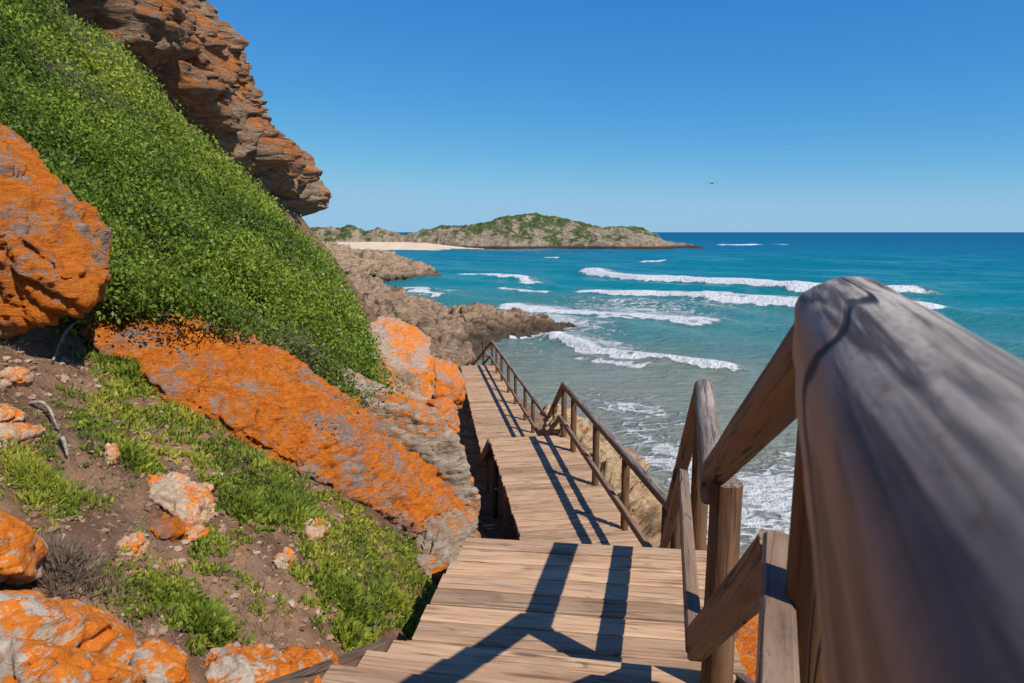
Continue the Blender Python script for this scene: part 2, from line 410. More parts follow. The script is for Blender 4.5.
def outline(front, back, bulge=None):
    """front: [(px,py,Y)...] ; back: vector pushed behind, real thickness"""
    A = np.array([P(*f) for f in front])
    B = A + np.array(back)
    cen = A.mean(0)
    B = cen + np.array(back) + (B - cen - np.array(back)) * 0.8
    L = [A, B]
    if bulge: L.append(np.array([P(*f) for f in bulge]))
    return np.concatenate(L)

def on_ground(px, py):
    ys = np.linspace(1.0, 14, 2600)
    pts = P(px, py, 1.0)[None, :] * ys[:, None]
    g = ground(pts[:, 0], pts[:, 1]); hit = pts[:, 2] < g
    k = int(np.argmax(hit)) if hit.any() else len(ys) - 1
    return pts[k]
def capped(p, cap):
    q = on_ground(*p)
    return q if q[1] < cap else P(p[0], p[1], cap)
def bedded(pts, h, deep=0.15, cap=99):
    """a rock lying in the slope: foot outline on the ground, crown h above it, root below"""
    A = np.array([capped(p[:2], cap) for p in pts]); c = A.mean(0)
    nrm = np.array([0.5, -0.25, 0.83])
    T = c + (A - c) * 0.62 + nrm * h * rng.uniform(0.7, 1.15, (len(A), 1))
    return np.concatenate([A + nrm * h * 0.25, T, A - nrm * deep])
hull_rock('boulder', outline([(-150, 120, 4.3), (-60, 105, 4.5), (0, 130, 4.5), (35, 165, 4.5), (70, 205, 4.5), (98, 245, 4.4), (104, 268, 4.2), (92, 292, 3.95), (58, 324, 3.55), (20, 338, 3.45), (-60, 350, 3.4), (-160, 340, 3.4)], (-0.9, 1.3, 0.1), [(-40, 230, 3.35), (30, 262, 3.5), (-100, 180, 3.4)]),
          R_ORANGE, 'big round boulder coated in orange lichen overhanging the left edge of the slope', 'boulder', None, 0.02, 0.036, 4.0, 3, 0.03, (0.75, -0.2, 0.65), 8, cuts=2)
hull_rock('rock_slab', bedded([(84, 330), (110, 322), (150, 320), (190, 322), (228, 336), (262, 354), (300, 380), (330, 402), (372, 432), (415, 462), (448, 496), (470, 520), (474, 550), (458, 566), (430, 545), (385, 520), (300, 474), (240, 440), (195, 414), (150, 378), (120, 368), (90, 352)], 0.26, 0.35, 5.6),
          R_ORANGE, 'long tilted slab of rock crusted with orange lichen sloping down to the steps', 'rock', None, 0.016, 0.026, 6.0, 11, 0.022, (0.45, -0.35, 0.8), 12)
hull_rock('rock_slab', bedded([(262, 352), (300, 366), (350, 384), (385, 398), (412, 412), (445, 440), (468, 474), (478, 505), (474, 522), (448, 500), (412, 468), (370, 440), (320, 398), (285, 374)], 0.30, 0.6, 6.9),
          R_PALE, 'tan slab with orange streaks lying behind the long lichen slab', 'rock', None, 0.024, 0.03, 4.5, 21, 0.016, (0.45, -0.35, 0.8), 7, blk=0.5)
hull_rock('rock', outline([(418, 520, 5.3), (450, 505, 5.4), (476, 520, 5.4), (480, 545, 5.2), (462, 575, 4.9), (440, 590, 4.6), (420, 570, 4.6)], (-0.2, 0.5, -0.4)),
          R_PALE, 'bare tan rock between the slab end and the landing corner', 'rock', None, 0.02, 0.03, 5, 23)
# pile of lichen boulders beside the lower boardwalk
G = 'lichen boulders beside the lower boardwalk'
hull_rock('boulder', outline([(345, 320, 14.6), (372, 313, 15.2), (397, 315, 15.6), (420, 323, 15.6), (440, 336, 15.5), (444, 360, 15.1), (441, 388, 14.7), (427, 406, 14.4), (398, 406, 14.1), (378, 388, 14.0), (358, 352, 14.1), (346, 338, 14.3)], (-1.2, 1.6, -0.6), [(410, 360, 14.2)]),
          R_MIXED, 'largest boulder topping the pile by the boardwalk, white rock streaked orange', 'boulder', G, 0.04, 0.05, 2.2, 31, 0.03, (0.9, -0.1, 0.15), 4.0, 0.03, 1, 0.4, 0.9, 1.4, 5)
hull_rock('boulder', outline([(436, 345, 15.6), (452, 352, 15.8), (463, 364, 16), (465, 400, 15.6), (462, 425, 15.2), (440, 420, 15.0), (436, 395, 15.0)], (-0.9, 1.4, -0.6), [(450, 385, 14.7)]),
          R_ORANGE, 'tall orange boulder touching the edge of the far boardwalk', 'boulder', G, 0.04, 0.05, 2.2, 33, 0.03, (0.8, 0.1, 0.4), 4, 0.03, 1, 0.4, 1.0, 1.4, 7)
hull_rock('boulder', outline([(401, 407, 13.7), (424, 409, 13.8), (432, 417, 13.7), (430, 432, 13.5), (414, 432, 13.3), (401, 420, 13.4)], (-0.6, 0.9, -0.4), [(417, 419, 13.1)]),
          R_ORANGE, 'small orange boulder wedged under the largest one of the pile', 'boulder', G, 0.025, 0.03, 3, 35, 0.015, blk=0.4, cuts=7)
hull_rock('boulder', outline([(432, 400, 14.0), (447, 394, 14.2), (463, 406, 14.2), (465, 430, 13.8), (449, 438, 13.4), (433, 434, 13.3)], (-0.5, 0.9, -0.4), [(448, 416, 13.1)]),
          R_ORANGE, 'blocky orange boulder in the middle of the pile foot', 'boulder', G, 0.025, 0.035, 3, 36, 0.015, blk=0.4, cuts=8)
hull_rock('boulder', outline([(440, 444, 13.0), (455, 439, 13.2), (468, 444, 13.2), (467, 454, 12.9), (448, 456, 12.6)], (-0.4, 0.6, -0.4)),
          R_ORANGE, 'lowest flat orange boulder at the foot of the pile', 'boulder', G, 0.025, 0.03, 3, 37, 0.015, blk=0.4, cuts=6)
hull_rock('rock_slab', outline([(385, 402, 13.0), (402, 410, 13.2), (440, 448, 12.6), (470, 470, 11.6), (474, 482, 11.0), (455, 480, 10.6), (420, 450, 11.0), (390, 425, 11.6)], (-0.6, 1.0, -0.9)),
          R_MIXED, 'narrow orange striped ledge running below the boulder pile', 'rock', None, 0.03, 0.035, 3, 39, 0.02, (0.6, -0.2, 0.7), 6, blk=0.5)
hull_rock('rock', outline([(338, 305, 17.5), (350, 300, 17.8), (362, 306, 18), (364, 316, 17.6), (346, 318, 17.2)], (-0.6, 1.0, -0.5)),
          R_PALE, 'small grey brown rock at the bush edge above the boulder pile', 'rock', None, 0.04, 0.06, 3, 41)
# lower left group
G = 'lichen rocks at the lower left corner'
hull_rock('rock', outline([(-60, 500, 2.15), (-10, 512, 2.2), (25, 530, 2.2), (42, 555, 2.15), (38, 585, 2.05), (10, 600, 1.95), (-60, 590, 1.9)], (-0.3, 0.45, -0.2), [(0, 550, 1.9)]),
          R_CORNER, 'pale grey rock with orange rim at the left edge above the corner rocks', 'rock', G, 0.012, 0.014, 5, 51, 0.01, blk=0.45, bfreq=3.0, cuts=6)
hull_rock('rock', outline([(-60, 590, 1.85), (0, 586, 1.95), (45, 590, 2.0), (90, 605, 2.0), (125, 625, 1.95), (138, 655, 1.85), (130, 668, 1.8), (60, 640, 1.65), (-60, 640, 1.6)], (-0.15, 0.4, -0.3), [(30, 612, 1.72), (90, 630, 1.75)]),
          R_CORNER, 'rounded orange rock in the corner group with grey saddle', 'rock', G, 0.011, 0.014, 5, 53, 0.01, blk=0.45, bfreq=3.0, cuts=6)
hull_rock('rock', outline([(-60, 645, 1.55), (0, 640, 1.6), (60, 648, 1.64), (110, 664, 1.66), (134, 672, 1.68), (125, 690, 1.6), (100, 730, 1.5), (-60, 740, 1.4)], (-0.1, 0.3, -0.3), [(20, 680, 1.46)]),
          R_CORNER, 'front orange rock in the bottom left corner of the photo', 'rock', G, 0.01, 0.014, 5, 55, 0.01, blk=0.45, bfreq=3.0, cuts=6)
hull_rock('rock', outline([(140, 652, 1.95), (155, 646, 2.0), (180, 655, 2.0), (186, 690, 1.85), (150, 700, 1.8), (136, 680, 1.85)], (-0.1, 0.25, -0.3)),
          R_CORNER, 'small wedge of orange rock between the corner group and bottom slab', 'rock', None, 0.011, 0.015, 7, 57, 0.012)
hull_rock('rock_slab', outline([(196, 650, 2.0), (240, 637, 2.2), (290, 644, 2.3), (335, 655, 2.3), (345, 668, 2.25), (330, 710, 2.0), (260, 720, 1.85), (200, 700, 1.85)], (-0.1, 0.3, -0.4), [(250, 660, 1.95)]),
          R_CORNER, 'flat grey slab with orange side beside the stair stringer', 'rock', None, 0.012, 0.018, 6, 59, 0.015, (0, 0, 1), 9)
G = 'stones bedded in the soil of the slope'
for k, (pts, lab, m) in enumerate([
    ([(145, 478, 3.0), (175, 480, 3.1), (205, 492, 3.1), (214, 510, 3.0), (205, 535, 2.8), (190, 542, 2.75), (178, 520, 2.8), (150, 492, 2.9)], 'long pale rib of rock with an orange foot in the middle of the slope', R_STONE),
    ([(150, 522, 2.75), (175, 520, 2.8), (190, 530, 2.75), (180, 545, 2.65), (155, 540, 2.65)], 'flat orange stone against the pale rib', R_ORANGE),
    ([(115, 545, 2.55), (138, 538, 2.6), (148, 548, 2.55), (135, 558, 2.5), (115, 556, 2.48)], 'brown and white stone left of the mat of small leaves', R_STONE),
    ([(272, 556, 2.95), (288, 552, 3.0), (297, 562, 2.95), (288, 570, 2.85), (273, 568, 2.85)], 'pale stone standing alone on bare soil', R_STONE),
    ([(300, 525, 3.3), (318, 518, 3.35), (330, 528, 3.3), (318, 545, 3.2), (303, 540, 3.2)], 'pinkish stone among the plants right of centre slope', R_STONE),
    ([(20, 425, 3.3), (40, 430, 3.35), (48, 445, 3.3), (20, 452, 3.2), (-10, 445, 3.2), (-10, 425, 3.3)], 'tan stone at the left edge under the big boulder', R_STONE),
    ([(-20, 410, 3.45), (15, 412, 3.5), (30, 424, 3.4), (5, 432, 3.3), (-20, 430, 3.3)], 'orange tinted stone above the tan stone at the left edge', R_STONE),
    ([(0, 372, 3.7), (30, 378, 3.7), (26, 386, 3.6), (-10, 386, 3.6)], 'flat grey stone in the shade of the big boulder', R_STONE),
    ([(430, 560, 4.35), (445, 552, 4.4), (456, 566, 4.3), (446, 585, 4.15), (428, 580, 4.15)], 'white and pink rock under the slab end by the landing', R_STONE),
    ([(100, 455, 3.2), (112, 452, 3.2), (118, 460, 3.15), (108, 466, 3.1)], 'small white stone among yellow green plants at left', R_STONE),
    ([(245, 430, 4.1), (262, 428, 4.15), (270, 436, 4.1), (255, 442, 4.0)], 'small tan stone close under the lichen slab', R_STONE)]):
    hull_rock('rock', bedded(pts, 0.05 if len(pts) < 8 else 0.075), m, lab, 'rock', G, 0.008, 0.012, 9, 70 + k, 0.01, smooth_it=2)
def tube(name, pts, radii, mat, label, cat):
    pts = np.array(pts, float)
    d = np.gradient(pts, axis=0); d /= np.linalg.norm(d, axis=1)[:, None]
    a = np.cross(d, np.array([0.2, 0.9, 0.3])); a /= np.linalg.norm(a, axis=1)[:, None]; b = np.cross(d, a)
    m = 8; V = []
    for k in range(len(pts)):
        for q in range(m):
            t = 2 * math.pi * q / m
            V.append(pts[k] + radii[k] * (a[k] * math.cos(t) + b[k] * math.sin(t)))
    Fq = [(k * m + q, k * m + (q + 1) % m, (k + 1) * m + (q + 1) % m, (k + 1) * m + q) for k in range(len(pts) - 1) for q in range(m)]
    c = pts[-1]
    o = mesh_np(name, np.array(V) - c, Fq, mat); o.location = c
    return tag(o, label, cat)
n = NT('dead_wood'); DEAD = n.done(n.mix(n.step(.4, .6, n.noise(n.obj(), 40, 5)), (0.20, 0.16, 0.13), (0.33, 0.28, 0.24)), 0.9, n.bump(n.noise(n.obj(), 90, 4), 0.6, 0.005), 0.1)
def root(path, r0, label):
    A = np.array([on_ground(*p) for p in path]); A[:, 2] += 0.03 + 0.05 * np.sin(np.linspace(0, 3.1, len(A)))
    t = np.linspace(0, len(A) - 1, 26); Q = np.stack([np.interp(t, range(len(A)), A[:, k]) for k in range(3)], 1)
    for k in range(3): Q[1:-1, k] = (Q[:-2, k] + 2 * Q[1:-1, k] + Q[2:, k]) / 4
    Q += 0.008 * np.stack([noise(Q, 6, 700 + k) for k in range(3)], 1)
    tube('dead_root', Q, np.linspace(r0, r0 * 0.45, 26), DEAD, label, 'root')
root([(96, 318), (84, 326), (70, 338), (62, 352), (52, 366)], 0.016, 'long grey bare root hanging beside the shaded hollow under the boulder')
root([(32, 408), (42, 416), (50, 424), (58, 436)], 0.011, 'short grey dead stick lying on soil at the left edge')
root([(58, 446), (62, 454), (66, 462)], 0.014, 'stubby pale dead twig standing out of the soil below the stick')
# right bank
G = 'tan rocks on the bank right of the boardwalk'
hull_rock('rock', outline([(556, 412, 14.5), (590, 430, 14.2), (628, 452, 13.6), (655, 475, 12.8), (672, 500, 12.0), (690, 560, 10.5), (640, 600, 9.6), (600, 560, 10.2), (560, 470, 12)], (0.0, 1.2, -1.5), [(630, 500, 11)]),
          R_TAN, 'large tan rock bank seen through the railing of the middle landing', 'rock', G, 0.05, 0.16, 2.2, 91, 0.09, (0.5, 0.2, 0.6), 3, 0.09)
hull_rock('rock', outline([(545, 405, 17.5), (562, 402, 17.8), (575, 415, 17.2), (570, 440, 16), (545, 430, 16)], (0, 1, -1.5)),
          R_TAN, 'small tan rock showing beyond the middle landing corner', 'rock', G, 0.05, 0.08, 2.5, 93)
hull_rock('boulder', outline([(725, 600, 5.2), (745, 592, 5.4), (764, 600, 5.4), (785, 660, 4.9), (790, 720, 4.5), (730, 730, 4.3), (715, 660, 4.6)], (0.1, 0.8, -0.6)),
          R_ORANGE, 'orange boulder below the right side of the steps behind the posts', 'boulder', None, 0.025, 0.05, 4, 95)
# shore reefs
hull_rock('shore_reef', [P(345, 283, 80), P(372, 287, 84), P(396, 295, 84), P(436, 308, 83), P(450, 312, 82), P(412, 303, 80), P(385, 307, 70), P(405, 323, 66), (-22, 62, -12), (-3.4, 58, -12), (-4, 64, -11.6), (-1, 70, -11.6), (-2, 84, -11.8), (-24, 90, -12), P(440, 316, 72), P(455, 318, 74), P(430, 325, 64)],
          R_SHORE, 'high brown rock shelf on the shore beyond the lichen boulders', 'rock', 'brown rock shelves along the shore', 0.2, 0.22, 0.5, 101, 0.24, (0.35, -0.45, 0.8), 0.9, 0.75, 1, 2.6, 0.16, 2.5)
hull_rock('shore_reef', [P(455, 309, 82), P(480, 312, 82), P(505, 316, 82), P(530, 320, 81), P(588, 325, 79), (10.4, 77.5, -11.2), (4, 74, -11.6), (-3, 70, -11.6), (-7, 72, -12), (-6, 86, -12), (4, 85, -12), P(470, 318, 75), P(500, 323, 76)],
          R_SHORE, 'low jagged brown reef point reaching out into the surf', 'rock', 'brown rock shelves along the shore', 0.15, 0.22, 0.7, 103, 0.22, (0.3, -0.5, 0.8), 1.0, 0.6, 1, 2.2, 0.3, 2.5)
hull_rock('shore_reef', [P(330, 250, 215), P(352, 253, 215), P(378, 259, 205), P(405, 267, 190), P(436, 274, 172), Psea(440, 277), Psea(400, 281), Psea(350, 285), Psea(380, 264) - np.array([0, -20, 1]), Psea(335, 260) - np.array([0, -20, 1]), (-60, 150, -12.5), (-90, 230, -13)],
          R_SHORE, 'distant tan rock shelf sloping into the bay', 'rock', 'brown rock shelves along the shore', 0.5, 0.6, 0.25, 105, 0.5, (0.2, -0.4, 0.9), 0.4, 0.6, 2, 2.2, 0.07, 2.5)
hull_rock('shore_reef', [P(345, 281, 120), P(366, 281, 118), P(374, 290, 110), Psea(392, 293), Psea(398, 299), Psea(390, 305), (-40, 90, -12), (-40, 125, -12)],
          R_SHORE, 'middle brown rock shelf half hidden between two others', 'rock', 'brown rock shelves along the shore', 0.25, 0.5, 0.6, 107, 0.4, (0.45, 0.3, 0.6), 0.9, 0.4, 1, 1.5, 0.25)
hull_rock('rock', [P(440, 338, 44), P(462, 345, 46), P(470, 358, 45), P(468, 368, 42), P(440, 372, 38), P(420, 350, 40), P(455, 372, 44) + np.array([0, 0, -2]), (-9, 50, -11.5), (-4, 50, -11.5), (-8, 40, -11.5)],
          R_SHORE, 'dark wet rock at the water behind the far boardwalk', 'rock', None, 0.12, 0.35, 0.9, 109, 0.15, (0.45, 0.3, 0.6), 2)

# ------------------------------------------------------------------ cliff
NOSE = [(-4.5, -2.0), (-1.0, -2.2), (0.2, -2.4), (1.2, -0.2), (2.1, 0.0), (3.0, -0.5), (3.7, -2.0), (4.2, -2.5), (5.0, -2.1), (5.9, -1.7), (6.6, -2.6), (7.4, -3.0), (9.0, -3.8), (10.2, -5.4), (11.2, -7.0), (12.5, -10), (16, -17)]
plan = [(-12.4, 4.0), (-10.5, 9.0), (-9.9, 14.0), (-9.9, 17.0), (-9.4, 20.0), (-8.9, 22.5), (-8.7, 25.0), (-8.9, 28.0), (-9.7, 33.0), (-10.6, 37.0), (-11.1, 39.8), (-12.0, 42.5), (-15, 45.5), (-24, 49), (-40, 54)]
plan = np.array(plan)
seg = np.r_[0, np.cumsum(np.linalg.norm(np.diff(plan, axis=0), axis=1))]
ss = np.linspace(0, seg[-1], 560)
cx, cy = np.interp(ss, seg, plan[:, 0]), np.interp(ss, seg, plan[:, 1])
ker = np.ones(21) / 21
cxs = np.convolve(np.pad(cx, 10, 'edge'), ker, 'valid'); cys = np.convolve(np.pad(cy, 10, 'edge'), ker, 'valid')
tx_, ty_ = np.gradient(cxs), np.gradient(cys)
ln = np.hypot(tx_, ty_); nx_, ny_ = ty_ / ln, -tx_ / ln      # outward normal (to the right)
hh = np.linspace(-4.5, 16, 420)
S2, H2 = np.meshgrid(np.arange(len(ss)), hh)
S2, Hf = S2.ravel(), H2.ravel()
base_up = np.interp(cys[S2], [6, 14, 18, 22, 25, 30, 36, 60], [5.6, 5.4, 5.0, 3.2, 2.0, 0.9, 0.2, 0])   # the face climbs towards the near end
zc = Hf + base_up
off = ip(Hf, NOSE) * np.interp(cys[S2], [10, 20, 27, 36, 60], [0.45, 0.55, 0.8, 1.0, 1.0])
p0 = np.stack([cxs[S2], cys[S2], zc], 1)
q = p0.copy()
# dipping beds: rotate so layers dip along the face
lay = zc * 0.9 + 0.32 * cys[S2] + 0.5 * fbm(p0, 0.35, 3, 200)
def beds(lay, f, seed):
    l = lay * f; k = np.floor(l); fr = l - k
    return _hash(k, np.floor(cys[S2] * 0.22 * f + k * 0.37), np.zeros(len(l)), seed) * sstep(0, 0.18, fr) * sstep(1, 0.85, fr), fr
b1, f1 = beds(lay, 0.42, 210); b2, f2 = beds(lay, 1.1, 220); b3, f3 = beds(lay, 2.6, 230)
off = off + 0.5 * b1 + 0.22 * b2 + 0.08 * b3 - 0.14 * np.exp(-(np.minimum(f2, 1 - f2) / 0.09) ** 2)
Wc = np.stack([p0[:, 0], p0[:, 1] * 0.85, lay * 0.85], 1) + 0.5 * np.stack([noise(p0, 0.8, 271), noise(p0, 0.8, 272), noise(p0, 0.8, 273)], 1)
for fq_, am_ in ((0.25, 0.75), (0.5, 0.55), (1.1, 0.34), (2.6, 0.16)):
    hid, ed = cells(Wc, fq_, int(fq_ * 1000))
    off = off + am_ * (0.85 * hid - 0.7 * np.exp(-(ed / 0.08) ** 2))
off = off - 0.34 * np.maximum(0, Hf - 0.5) * np.interp(cys[S2], [10, 22, 32, 38], [1.0, 0.9, 0.25, 0.0])
off = off + 0.6 * fbm(p0, 0.22, 3, 240) + 0.14 * ridged(p0, 1.8, 4, 250)
fade = sstep(-1, 2.0, Hf + 0.5)
V = np.stack([p0[:, 0] + nx_[S2] * off, p0[:, 1] + ny_[S2] * off, zc + 0.15 * fbm(p0, 1.0, 2, 260)], 1)
tag(mesh_np('cliff', V, grid_faces(len(hh), len(ss)), R_CLIFF), 'red brown layered cliff with a jutting nose above the green slope', 'cliff', kind='structure')

# ------------------------------------------------------------------ boardwalk
class MB:
    def __init__(s):
        s.V, s.F, s.G, s.T, s.n = [], [], [], [], 0
    def add(s, V, Fc, G, t=None):
        t = random.random() if t is None else t
        s.V.append(V); s.F += [tuple(i + s.n for i in f) for f in Fc]
        s.G.append(G + np.array([random.uniform(0, 40), random.uniform(0, 40), random.uniform(0, 40)]))
        s.T.append(np.full(len(V), t)); s.n += len(V)
    def sweep(s, prof, p0, p1, up=(0, 0, 1), segs=1, r_noise=0.0, t=None, cut0=None, cut1=None, bow=0.0, seed=None):
        """extrude a closed 2-D profile (side, up) from p0 to p1"""
        p0, p1 = np.array(p0, float), np.array(p1, float)
        L = np.linalg.norm(p1 - p0); d = (p1 - p0) / L
        upv = np.array(up, float); side = np.cross(d, upv); side /= np.linalg.norm(side); upv = np.cross(side, d)
        prof = np.array(prof, float); m = len(prof)
        V, G = [], []
        sd = random.randint(0, 999) if seed is None else seed
        for k in range(segs + 1):
            a = k / segs
            sc = np.ones(m)
            if r_noise:
                q = np.stack([np.full(m, a * L * 3), prof[:, 0] * 14, prof[:, 1] * 14], 1)
                sc = 1 + r_noise * fbm(q, 1.0, 3, sd)
            c = p0 + d * (a * L) + upv * bow * math.sin(a * math.pi)
            V.append(c + np.outer(prof[:, 0] * sc, side) + np.outer(prof[:, 1] * sc, upv))
            G.append(np.stack([np.full(m, a * L), prof[:, 0], prof[:, 1]], 1))
        V = np.concatenate(V); G = np.concatenate(G)
        if cut0 is not None:  # shear the ends to mitre them: normal planes given
            i = np.arange(m); nrm = np.array(cut0[1], float); c = np.array(cut0[0], float)
            V[i] += np.outer(((c - V[i]) @ nrm) / (d @ nrm), d)
        if cut1 is not None:
            i = np.arange(m) + segs * m; nrm = np.array(cut1[1], float); c = np.array(cut1[0], float)
            V[i] += np.outer(((c - V[i]) @ nrm) / (d @ nrm), d)
        Fc = []
        for k in range(segs):
            for i in range(m):
                j = (i + 1) % m
                Fc.append((k * m + i, k * m + j, (k + 1) * m + j, (k + 1) * m + i))
        Fc.append(tuple(range(m))[::-1]); Fc.append(tuple(range(segs * m, segs * m + m)))
        s.add(V, Fc, G, t)
    def board(s, p0, p1, w, h, up=(0, 0, 1), ch=0.006, t=None, segs=6, wob=0.0, **kw):
        a, b = w / 2, h / 2
        pr = [(-a + ch, -b), (a - ch, -b), (a, -b + ch), (a, b - ch), (a - ch, b), (-a + ch, b), (-a, b - ch), (-a, -b + ch)]
        s.sweep(pr, p0, p1, up, segs, wob, t, **kw)
    def build(s, name, mat, parent=None, label=None, bevel=False):
        V = np.concatenate(s.V).astype(np.float32)
        if parent is not None: V = V - np.array(parent.location, np.float32)
        me = bpy.data.meshes.new(name); me.from_pydata(V.tolist(), [], s.F)
        G = np.concatenate(s.G).astype(np.float32); T = np.concatenate(s.T).astype(np.float32)
        a = me.attributes.new('grain', 'FLOAT_VECTOR', 'POINT'); a.data.foreach_set('vector', G.ravel())
        a = me.attributes.new('tint', 'FLOAT', 'POINT'); a.data.foreach_set('value', T)
        me.materials.append(mat)
        bm = bmesh.new(); bm.from_mesh(me); bmesh.ops.recalc_face_normals(bm, faces=list(bm.faces)); bm.to_mesh(me); bm.free()
        for p in me.polygons: p.use_smooth = True
        me.set_sharp_from_angle(angle=math.radians(38))
        o = bpy.data.objects.new(name, me); COL.objects.link(o)
        if parent is not None: o.parent = parent
        if label: o['label'] = label
        return o
def A3(*a): return np.array(a, float)
def dprof(r, m=40):
    left, low = (0.84, 0.95) if r > 0.07 else (0.8, 0.75)
    out = []
    for k in range(m):
        a = 2 * math.pi * k / m
        x, y = r * math.cos(a), r * math.sin(a)
        x = -left * r + 0.25 * (x + left * r) if x < -left * r else x
        y = -low * r + 0.15 * (y + low * r) if y < -low * r else y
        out.append((x, y))
    return out
def circ(r, m=20):
    return [(r * math.cos(2 * math.pi * k / m), r * math.sin(2 * math.pi * k / m)) for k in range(m)]
def gz(x, y):
    return float(ground(np.array([x]), np.array([y]), False)[0])

def landing(LN, LF, RF, RN, z, pw, label, stilts):
    LN, LF, RF, RN = [A3(*p) for p in (LN, LF, RF, RN)]
    t = thing('boardwalk_landing', A3(*((LN + RF) / 2), z - 0.05), label, 'boardwalk', 'landings of the wooden boardwalk')
    L = np.linalg.norm((LF + RF) / 2 - (LN + RN) / 2); n = max(2, round(L / pw))
    mb = MB(); up = A3(0, 0, 1)
    for k in range(n):
        g = 0.0145 / L
        a0, a1 = k / n, (k + 1) / n - g * random.uniform(0.8, 2.2)
        am = (a0 + a1) / 2
        l, r = LN + (LF - LN) * am, RN + (RF - RN) * am
        ex = (r - l) / np.linalg.norm(r - l)
        l = l - ex * random.uniform(0, 0.03); r = r + ex * random.uniform(0, 0.03)
        w = (a1 - a0) * L
        zz = z - 0.021 + random.uniform(-0.003, 0.003)
        tw = random.uniform(-0.004, 0.004)
        sk = random.uniform(-0.0025, 0.0025)
        mb.board(A3(l[0], l[1] + sk, zz + tw), A3(r[0], r[1] - sk, zz - tw), w, 0.042, segs=8, ch=0.006, wob=0.012, t=min(1, max(0, random.gauss(0.5, 0.24))))
    mb.build('decking', W_DECK, t)
    for (a, b) in ((LN, LF), (RN, RF)):
        inn = 0.07 if a is LN else -0.07
        b_ = MB(); b_.board(A3(a[0] + inn, a[1] + 0.02, z - 0.145), A3(b[0] + inn, b[1] - 0.02, z - 0.145), 0.05, 0.2); b_.build('edge_beam', W_BEAM, t)
    for (x, y) in stilts:
        g = gz(x, y) - 0.3
        b_ = MB(); b_.sweep(circ(0.055), A3(x, y, g), A3(x, y, z - 0.045), (0, 1, 0), 4, 0.05); b_.build('support_post', W_BEAM, t)
    return t
def stairs(L0, R0, z0, L1, R1, z1, n, label, treads=True):
    """n risers from the upper edge (L0-R0 at z0) down to the lower edge (L1-R1 at z1)"""
    L0, R0, L1, R1 = [A3(*p) for p in (L0, R0, L1, R1)]
    t = thing('staircase', A3(*((L1 + R1) / 2), z1), label, 'stairs', 'flights of steps of the boardwalk')
    dz = (z0 - z1) / n
    for k in range(1, n):
        z = z0 - dz * k
        a, b = (k - 1) / n * n / (n - 1), k / (n - 1)
        a, b = max(0, a - 0.02), b
        l0, l1, r0, r1 = L0 + (L1 - L0) * a, L0 + (L1 - L0) * b, R0 + (R1 - R0) * a, R0 + (R1 - R0) * b
        mb = MB(); d = np.linalg.norm((l1 + r1) / 2 - (l0 + r0) / 2)
        fw = ((l1 + r1) - (l0 + r0)); fw /= np.linalg.norm(fw)
        m0, m1 = (l0 + l1) / 2, (r0 + r1) / 2
        for s in (-1, 1):
            o = fw * s * d / 4
            mb.board(A3(*(m0 + o), z - 0.022), A3(*(m1 + o), z - 0.022 + random.uniform(-.002, .002)), d / 2 - 0.014, 0.044, wob=0.012, ch=0.007, t=min(1, max(0, random.gauss(0.5, 0.22))))
        mb.build('tread', W_DECK, t)
        rb = MB(); pl, pr = l1 + (fw * -0.03), r1 + (fw * -0.03)
        rb.board(A3(*pl, z - 0.045 - (dz - 0.045) / 2), A3(*pr, z - 0.045 - (dz - 0.045) / 2), 0.022, dz - 0.048); rb.build('riser', W_BEAM, t)
    for (a, b, s) in ((L0, L1, -1), (R0, R1, 1)):
        e = (R0 - L0) / np.linalg.norm(R0 - L0) * s * 0.035
        mb = MB(); mb.board(A3(a[0] + e[0], a[1] + e[1], z0 - 0.15), A3(b[0] + e[0], b[1] + e[1], z1 - 0.15 + dz), 0.05, 0.25, segs=4, ch=0.005)
        mb.build('stringer', W_BEAM, t)
    return t

H0 = -1.14; H1 = -2.0; H2_ = -4.02; H3 = -5.8
# platform the photographer stands on, landing, middle landing, far boardwalk
landing((-1.22, -1.2), (-0.70, 1.47), (0.78, 1.2), (0.05, -1.4), H0, 0.18, 'upper wooden landing at the head of the near steps', [(-0.95, -0.6), (-0.8, 1.3)])
stairs((-0.72, 1.50), (0.78, 1.22), H0, (-0.535, 2.86), (0.93, 2.62), H1, 5, 'short flight of steps in the foreground leading to the near landing')
landing((-0.56, 2.80), (-0.286, 4.29), (1.22, 4.12), (1.02, 2.58), H1, 0.18, 'near landing with wide planks and two thick shadow bars', [(-0.35, 3.1), (-0.2, 4.15), (1.1, 4.0), (0.95, 2.9)])
stairs((-0.26, 4.31), (1.22, 4.14), H1, (0.31, 7.0), (1.93, 7.25), H2_, 11, 'steep flight of steps hidden below the near landing')
landing((0.315, 7.05), (-0.44, 13.05), (1.12, 13.28), (1.93, 7.25), H2_, 0.16, 'middle landing with striped railing shadows below the near landing', [(0.3, 8.2), (0.12, 9.6), (-0.1, 11.2), (-0.33, 12.85), (1.75, 8.2), (1.4, 11), (1.05, 13)])
stairs((-0.42, 13.08), (1.10, 13.3), H2_, (-0.74, 16.9), (1.0, 17.15), H3, 10, 'flight of steps between the middle landing and far boardwalk')
landing((-0.74, 16.95), (-2.25, 29.5), (-0.72, 29.7), (1.02, 17.2), H3, 0.16, 'far boardwalk strip running along the lichen boulders to the shore', [(-0.65, 17.6), (-0.9, 20), (-1.3, 23), (-1.7, 26), (-2.1, 29.2), (0.8, 18), (0.1, 23), (-0.7, 29.2)])
stairs((-2.25, 29.55), (-0.74, 29.75), H3, (-3.4, 33.5), (-1.7, 34.0), -7.8, 11, 'last flight of steps dropping to the rocks at the far end')

